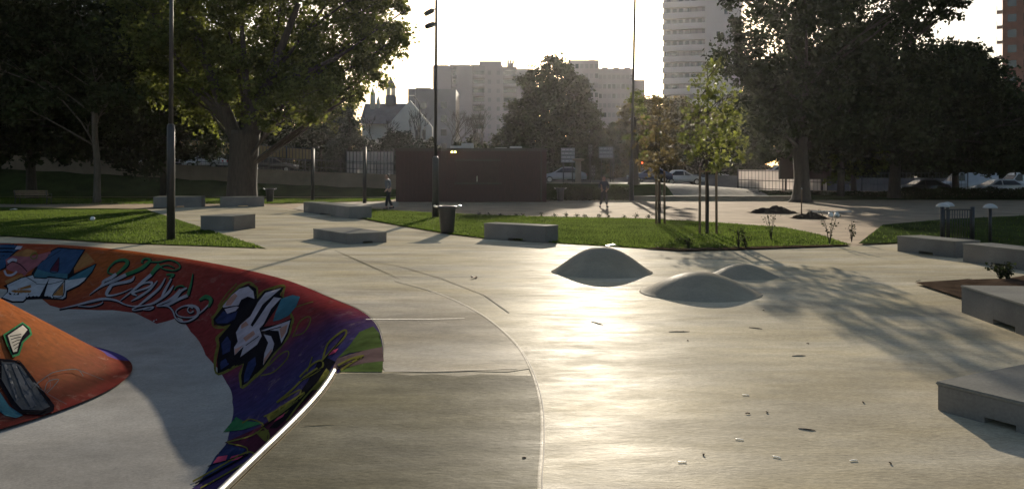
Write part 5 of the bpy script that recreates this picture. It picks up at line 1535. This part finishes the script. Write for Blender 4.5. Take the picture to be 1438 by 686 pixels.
for (px, py, h, lab) in ((1037, 349, .62, 'bushy weed at the soil strip in front of the lawn, nearest the fuller young tree'), (1047, 350, .5, 'shorter weed beside the bushy weed at the soil strip'), (1083, 338, .85, 'tall thin sapling on the right part of the lawn'), (1165, 344, .95, 'tall pale sapling at the right tip of the lawn'), (1196, 340, .6, 'small sapling just beyond the right tip of the lawn'), (966, 350, .3, 'small weed on the soil strip below the young trees')):
    plant(P(px, py) + Vector((0, 0, .03)), h, 5, lab, None, .28, .06, 'leaf_dark')
plant(P(1421, 399) + Vector((.1, .5, .04)), .32, 10, 'low dark shrub in the brown soil bed behind the bench', None, .7, .06)
plant(P(1390, 400) + Vector((.6, .5, .04)), .22, 8, 'small shrub in the brown soil bed, left of the low dark shrub', None, .7, .05)

# ================================================================== SOIL HEAPS AND SMALL THINGS
def heap(p, L_, W_, h, label):
    bm = bmesh.new(); n = 26; g_ = []
    for i in range(n + 1):
        row = []
        for j in range(n + 1):
            u, v = i/n*2 - 1, j/n*2 - 1; r = math.hypot(u, v)
            z = h*max(0, 1 - r**1.6) * (1 + .35*math.sin(7*u + 2*v) + .25*math.sin(11*v - 5*u)) + random.uniform(0, .05)*(r < .95)
            row.append(bm.verts.new((u*L_/2, v*W_/2, max(-.01, z))))
        g_.append(row)
    for i in range(n):
        for j in range(n): bm.faces.new((g_[i][j], g_[i+1][j], g_[i+1][j+1], g_[i][j+1]))
    o = obj('soil_heap', bm, M['soil'], None, False, (p.x, p.y, .0)); return props(o, label, 'soil heap')
heap(P(1086, 298.5), 2.3, 1.6, .24, 'long dark heap of soil on the gravel in front of the big right tree')
heap(P(1137, 306), 1.5, 1.2, .18, 'smaller dark soil heap beside the thin stake on the gravel')
p = P(1131, 306); root = empty('marker_stake', (p.x - .1, p.y + .2, 0), 'thin pale stake standing by the smaller soil heap', 'stake')
bm = bmesh.new(); tube(bm, [(0,0,-.05),(.01,0,1.25)], .03, 8); obj('stake', bm, M['wood'], root)
bm = bmesh.new(); tube(bm, [(.01,0,1.25),(.01,0,1.33)], [.034,.012], 8); obj('tip', bm, M['pale_plastic'], root)
p = P(1170, 303.5); root = empty('trestle', (p.x, p.y, 0), 'pale plank resting on two small white blocks on the right gravel', 'plank')
bm = bmesh.new(); box(bm, -.95, .8, -.10, .10, .20, .245, 0, .008); obj('plank', bm, M['pale_plastic'], root)
for x in (-.12, .16):
    bm = bmesh.new(); lathe(bm, [(.11, -.02), (.13, .05), (.09, .14), (.05, .195)], 10); obj('block', bm, M['white_litter'], root, loc=(x, -.02, 0))
o = None
bm = bmesh.new(); bmesh.ops.create_icosphere(bm, subdivisions=3, radius=.09); o = obj('ball', bm, M['white_litter'], None, True, (P(130, 311).x, P(130, 311).y, .12)); props(o, 'small white ball lying on the left lawn', 'ball')
def scrap(p, l, w, label, m, a=0.0, name='litter', group=None):
    bm = bmesh.new(); n = 7; pv = None
    for i in range(n):
        t = i/(n-1); x = (t - .5)*l; ww = w*(.4 + .6*math.sin(PI*(.15 + .7*t)))
        z = .0015 + .25*w*math.sin(3*t + l*9)**2; y = .25*l*math.sin(2.2*t)
        cur = [bm.verts.new((x, y - ww/2, z)), bm.verts.new((x, y + ww/2, z + .2*w)), bm.verts.new((x, y + ww/2, z + .2*w + .006)), bm.verts.new((x, y - ww/2, z + .006))]
        if pv:
            for q in range(4): bm.faces.new((pv[q], pv[(q+1) % 4], cur[(q+1) % 4], cur[q]))
        else: bm.faces.new(cur[::-1])
        pv = cur
    bm.faces.new(pv)
    o = obj(name, bm, m, None, True, (p.x, p.y, p.z + ZD)); o.rotation_euler.z = a
    return props(o, label, 'litter', group)
scrap(P(18, 295), .35, .16, 'scrap of pale paper on the path at the left edge', M['white_litter'])
scrap(P(666, 392), .12, .10, 'dark leaf on the deck left of the tallest dome', M['twig'], .4, 'leaf')
scrap(P(858, 346.5), .28, .12, 'white scrap on the lawn edge right behind the tallest dome', M['white_litter'])
for i, (px, py) in enumerate(((1047,557),(1038,620),(1199,650),(1090,645),(958,652))):
    scrap(P(px, py), .055, .004, 'small curled pale shaving lying on the open deck', M['white_litter'], random.uniform(-1, 1), 'wood_shaving', 'pale shavings scattered on the deck')
for i, (px, py) in enumerate(((1050,583),(987,641),(1078,581),(966,480),(1072,437),(1134,484),(736,646),(1213,567),(1251,653))):
    scrap(P(px, py), .022 + .018*random.random(), .014, 'tiny dark leaf fragment lying on the open deck', M['twig'], random.uniform(-2, 2), 'leaf', 'dark leaf fragments scattered on the deck')
def stick(p, l, a, label):
    l *= .75
    bm = bmesh.new(); tube(bm, [(-l/2, 0, .003), (-l*.1, .02*l, .005), (l*.2, -.01*l, .005), (l/2, .02*l, .003)], [.003, .005, .005, .002], 6)
    tube(bm, [(l*.1, 0, .005), (l*.25, l*.12, .006)], [.003, .002], 5)
    o = obj('twig', bm, M['twig'], None, True, (p.x, p.y, p.z + ZD)); o.rotation_euler.z = a; return props(o, label, 'twig', 'twigs lying on the deck')
stick(P(954, 467), .34, .05, 'long straight twig on the deck in front of the wide low dome')
stick(P(838, 455), .35, -1.1, 'slanting twig on the deck in front of the tallest dome')
stick(P(1061, 462), .22, -.6, 'short twig on the deck, right of the wide low dome')
stick(P(1133, 605), .16, -.4, 'short twig on the deck nearest the camera at right')
stick(P(1122, 501), .2, .1, 'thin twig in the tree shadow on the deck')
stick(P(1290, 395), .2, .5, 'twig beside the point of the brown soil bed')

# ================================================================== PEOPLE
def skin_body(name, chains, mat_, parent, levels=1):
    """chains: list of lists of (x,y,z,r); chains that start at an existing joint join there"""
    vs, es, rs = [], [], []
    def idx(p):
        for i, q in enumerate(vs):
            if (Vector(q) - Vector(p[:3])).length < 1e-5: return i
        vs.append(tuple(p[:3])); rs.append(p[3]); return len(vs) - 1
    for ch in chains:
        for a, b in zip(ch, ch[1:]): es.append((idx(a), idx(b)))
    me = bpy.data.meshes.new(name); me.from_pydata(vs, es, [])
    o = bpy.data.objects.new(name, me); COL.objects.link(o)
    sk = o.modifiers.new('Skin', 'SKIN'); sub = o.modifiers.new('Sub', 'SUBSURF'); sub.levels = sub.render_levels = levels
    dat = me.skin_vertices[0].data if len(me.skin_vertices) else None
    if dat is None:
        bm = bmesh.new(); bm.from_mesh(me); bm.verts.layers.skin.verify(); bm.to_mesh(me); bm.free(); dat = me.skin_vertices[0].data
    for i, r in enumerate(rs): dat[i].radius = (r, r)
    dat[0].use_root = True
    dg = bpy.context.evaluated_depsgraph_get(); dg.update()
    ev = o.evaluated_get(dg); m2 = bpy.data.meshes.new_from_object(ev)
    bpy.data.objects.remove(o); m2.name = name
    m2.materials.clear(); m2.materials.append(mat_)
    m2.polygons.foreach_set("use_smooth", [True]*len(m2.polygons))
    o = bpy.data.objects.new(name, m2); COL.objects.link(o); o.parent = parent
    return o
def person(p, h, rz, label, pose, top, bottom):
    root = empty('person', (p.x, p.y, p.z), label, 'person', None, rz)
    s = h/1.75; root.scale = (s, s, s)
    pel = (0, 0, .95, .135); sp = (0, pose.get('lean', 0)*.3, 1.16, .125); ch = (0, pose.get('lean', 0)*.6, 1.36, .15); nk = (0, pose.get('lean', 0)*.8, 1.50, .058)
    l = pose.get('lean', 0)
    hd0 = (0, l + .01, 1.57, .075); hd1 = (0, l + .015, 1.66, .092); hd2 = (0, l + .01, 1.735, .06)
    chains = [[pel, sp, ch, nk, hd0, hd1, hd2], [hd1, (0, l + .115, 1.645, .018)]]
    for sx in (-1, 1): chains.append([hd1, (sx*.095, l, 1.655, .016)])
    sleeves, legs = [], []
    for sx, arm, leg in ((-1, pose['la'], pose['ll']), (1, pose['ra'], pose['rl'])):
        sh = (sx*.17, l*.6, 1.42, .062); el = (sx*.23 + arm[0], arm[1], arm[2], .046); wr = (sx*.22 + arm[3], arm[4], arm[5], .032)
        dv = (Vector(wr[:3]) - Vector(el[:3])).normalized()
        pm = tuple(Vector(wr[:3]) + dv*.085) + (.036,)
        chains.append([ch, sh, el, wr, pm])
        side = Vector((0, 1, 0)); side = (side - dv*side.dot(dv)).normalized()
        for k, (off, ln) in enumerate(((-.028, .075), (-.009, .09), (.010, .085), (.028, .065))):
            b_ = Vector(pm[:3]) + side*off + dv*.01; m_ = b_ + dv*ln*.55 + Vector((-sx*.008, 0, 0)); e_ = m_ + dv*ln*.4 + Vector((-sx*.02, 0, 0))
            chains.append([pm, tuple(b_) + (.011,), tuple(m_) + (.010,), tuple(e_) + (.008,)])
        tb = Vector(wr[:3]) + dv*.035 + side*.035; te = tb + dv*.05 + side*.02
        chains.append([wr, tuple(tb) + (.013,), tuple(te) + (.010,)])
        hip = (sx*.085, 0, .88, .095); kn = (sx*.10 + leg[0], leg[1], leg[2], .060); an = (sx*.11 + leg[3], leg[4], leg[5], .042)
        toe = (an[0] + sx*.02, an[1] + .15, max(.035, an[2] - .055), .035)
        chains.append([pel, hip, kn, an, toe])
        sleeves.append([ch, sh[:3] + (.080,), tuple(Vector(sh[:3]).lerp(Vector(el[:3]), .5)) + (.068,), el[:3] + (.060,), tuple(Vector(el[:3]).lerp(Vector(wr[:3]), .85)) + (.050,)])
        legs.append([pel[:3] + (.155,), hip[:3] + (.115,), tuple(Vector(hip[:3]).lerp(Vector(kn[:3]), .5)) + (.095,), kn[:3] + (.080,), tuple(Vector(kn[:3]).lerp(Vector(an[:3]), .85)) + (.070,)])
        bm = bmesh.new(); ax = an[0] + sx*.005
        tube(bm, [(ax, an[1] - .09, an[2] - .05), (ax, an[1] - .05, an[2] - .03), (ax + sx*.01, an[1] + .06, an[2] - .045), (ax + sx*.02, an[1] + .16, an[2] - .06), (ax + sx*.02, an[1] + .20, an[2] - .065)], [.025, .052, .05, .042, .02], 10)
        obj('shoe', bm, M['cloth_black'], root)
    body = skin_body('body', chains, M['skin'], root)
    skin_body('jacket', [[(0, 0, .86, .15), sp[:3] + (.150,), ch[:3] + (.172,), (nk[0], nk[1], 1.475, .07)]] + [[ch[:3] + (.172,)] + c[1:] for c in sleeves], M[top], root)
    skin_body('trousers', [[pel[:3] + (.150,), (0, 0, 1.03, .140)]] + [[pel[:3] + (.150,)] + c[1:] for c in legs], M[bottom], root)
    bm = bmesh.new(); bmesh.ops.create_uvsphere(bm, u_segments=14, v_segments=8, radius=.108)
    for v in bm.verts:
        v.co.z *= 1.0
        if v.co.y > .05 and v.co.z < .045: v.co.y = .03; v.co.z = max(v.co.z, -.02)
        if v.co.z < -.06: v.co.z = -.06
    obj('hair', bm, M['hair'], root, True, (0, l - .012, 1.685))
    for sx in (-1, 1):
        bm = bmesh.new(); bmesh.ops.create_uvsphere(bm, u_segments=8, v_segments=6, radius=.013); obj('eye', bm, M['cloth_black'], root, True, (sx*.034, l + .098, 1.675))
    bm = bmesh.new(); tube(bm, [(-.025, l + .096, 1.605), (0, l + .103, 1.603), (.025, l + .096, 1.605)], .007, 6); obj('mouth', bm, M['g_pink'], root)
    return root
person(P(848, 291), 1.80, PI + .1, 'person in dark jacket and trousers standing on the gravel, legs apart',
       dict(lean=.02, la=(-.06, -.02, 1.15, .03, .16, 1.02), ra=(.05, -.02, 1.15, -.05, .17, 1.05), ll=(-.03, .02, .50, -.07, -.02, .09), rl=(.02, .04, .50, .10, -.04, .09)), 'cloth_navy', 'cloth_black')
person(P(546, 294), 1.93, PI - .9, 'person in grey top and dark trousers walking past the kiosk corner',
       dict(lean=.10, la=(-.02, .05, 1.16, .03, .20, 1.0), ra=(.02, -.12, 1.15, .02, -.10, .90), ll=(0, .16, .50, -.01, .22, .09), rl=(0, -.06, .50, .01, -.28, .12)), 'cloth_grey', 'cloth_black')

# ================================================================== CAMERA AND LIGHT
cam = bpy.data.cameras.new('camera'); co = bpy.data.objects.new('camera', cam); COL.objects.link(co)
co.location = (0, 0, EYE); co.rotation_euler = (PI/2, 0, 0)
cam.sensor_width = 36; cam.lens = F/1438*36; cam.shift_y = -(343 - HY)/1438
cam.clip_start = .05; cam.clip_end = 5000
S.camera = co

AZ, EL = math.radians(5.37), math.radians(13.6)
sd = Vector((math.sin(AZ)*math.cos(EL), math.cos(AZ)*math.cos(EL), math.sin(EL)))
sun = bpy.data.lights.new('sun', 'SUN'); sun.energy = SUN_E; sun.angle = math.radians(.55); sun.color = (1.0, .88, .70)
so = bpy.data.objects.new('sun', sun); COL.objects.link(so); so.rotation_euler = sd.to_track_quat('Z', 'Y').to_euler(); so.location = (8, 60, 40)
w = bpy.data.worlds.new('World'); S.world = w; w.use_nodes = True
nt = w.node_tree; bg = nt.nodes['Background']; sky = nt.nodes.new('ShaderNodeTexSky')
sky.sky_type = 'NISHITA'; sky.sun_disc = False; sky.sun_elevation = EL; sky.sun_rotation = AZ
sky.air_density = 1.0; sky.dust_density = 1.5; sky.ozone_density = 1.0
nt.links.new(sky.outputs[0], bg.inputs[0]); bg.inputs[1].default_value = SKY_E
if HAZE:  # volume added to mimic lens glare and the glow round the sun
    hz = bpy.data.materials.new('haze'); hz.use_nodes = True; n_ = hz.node_tree.nodes; n_.clear()
    ou = n_.new('ShaderNodeOutputMaterial'); pv_ = n_.new('ShaderNodeVolumePrincipled'); hz.node_tree.links.new(pv_.outputs[0], ou.inputs['Volume'])
    pv_.inputs['Color'].default_value = (.95, .93, .95, 1); pv_.inputs['Density'].default_value = HAZE; pv_.inputs['Anisotropy'].default_value = .72
    bm = bmesh.new(); box(bm, -300, 300, -40, 330, -3.0, 75); ho = obj('haze', bm, hz); ho["kind"] = 'stuff'; ho["label"] = 'thin haze added to mimic the veiling glare around the low sun'; ho["category"] = 'haze'
vs_ = S.view_settings
S.display_settings.display_device = 'sRGB'
vs_.view_transform = 'Standard'; vs_.look = 'None'; vs_.gamma = 1.0; vs_.use_curve_mapping = False; vs_.exposure = EXPO
S.cycles.max_bounces = 6; S.cycles.transparent_max_bounces = 6; S.cycles.volume_bounces = 0; S.cycles.use_denoising = True
S.cycles.diffuse_bounces = 3; S.cycles.glossy_bounces = 3; S.cycles.transmission_bounces = 3
S.cycles.sample_clamp_indirect = 8
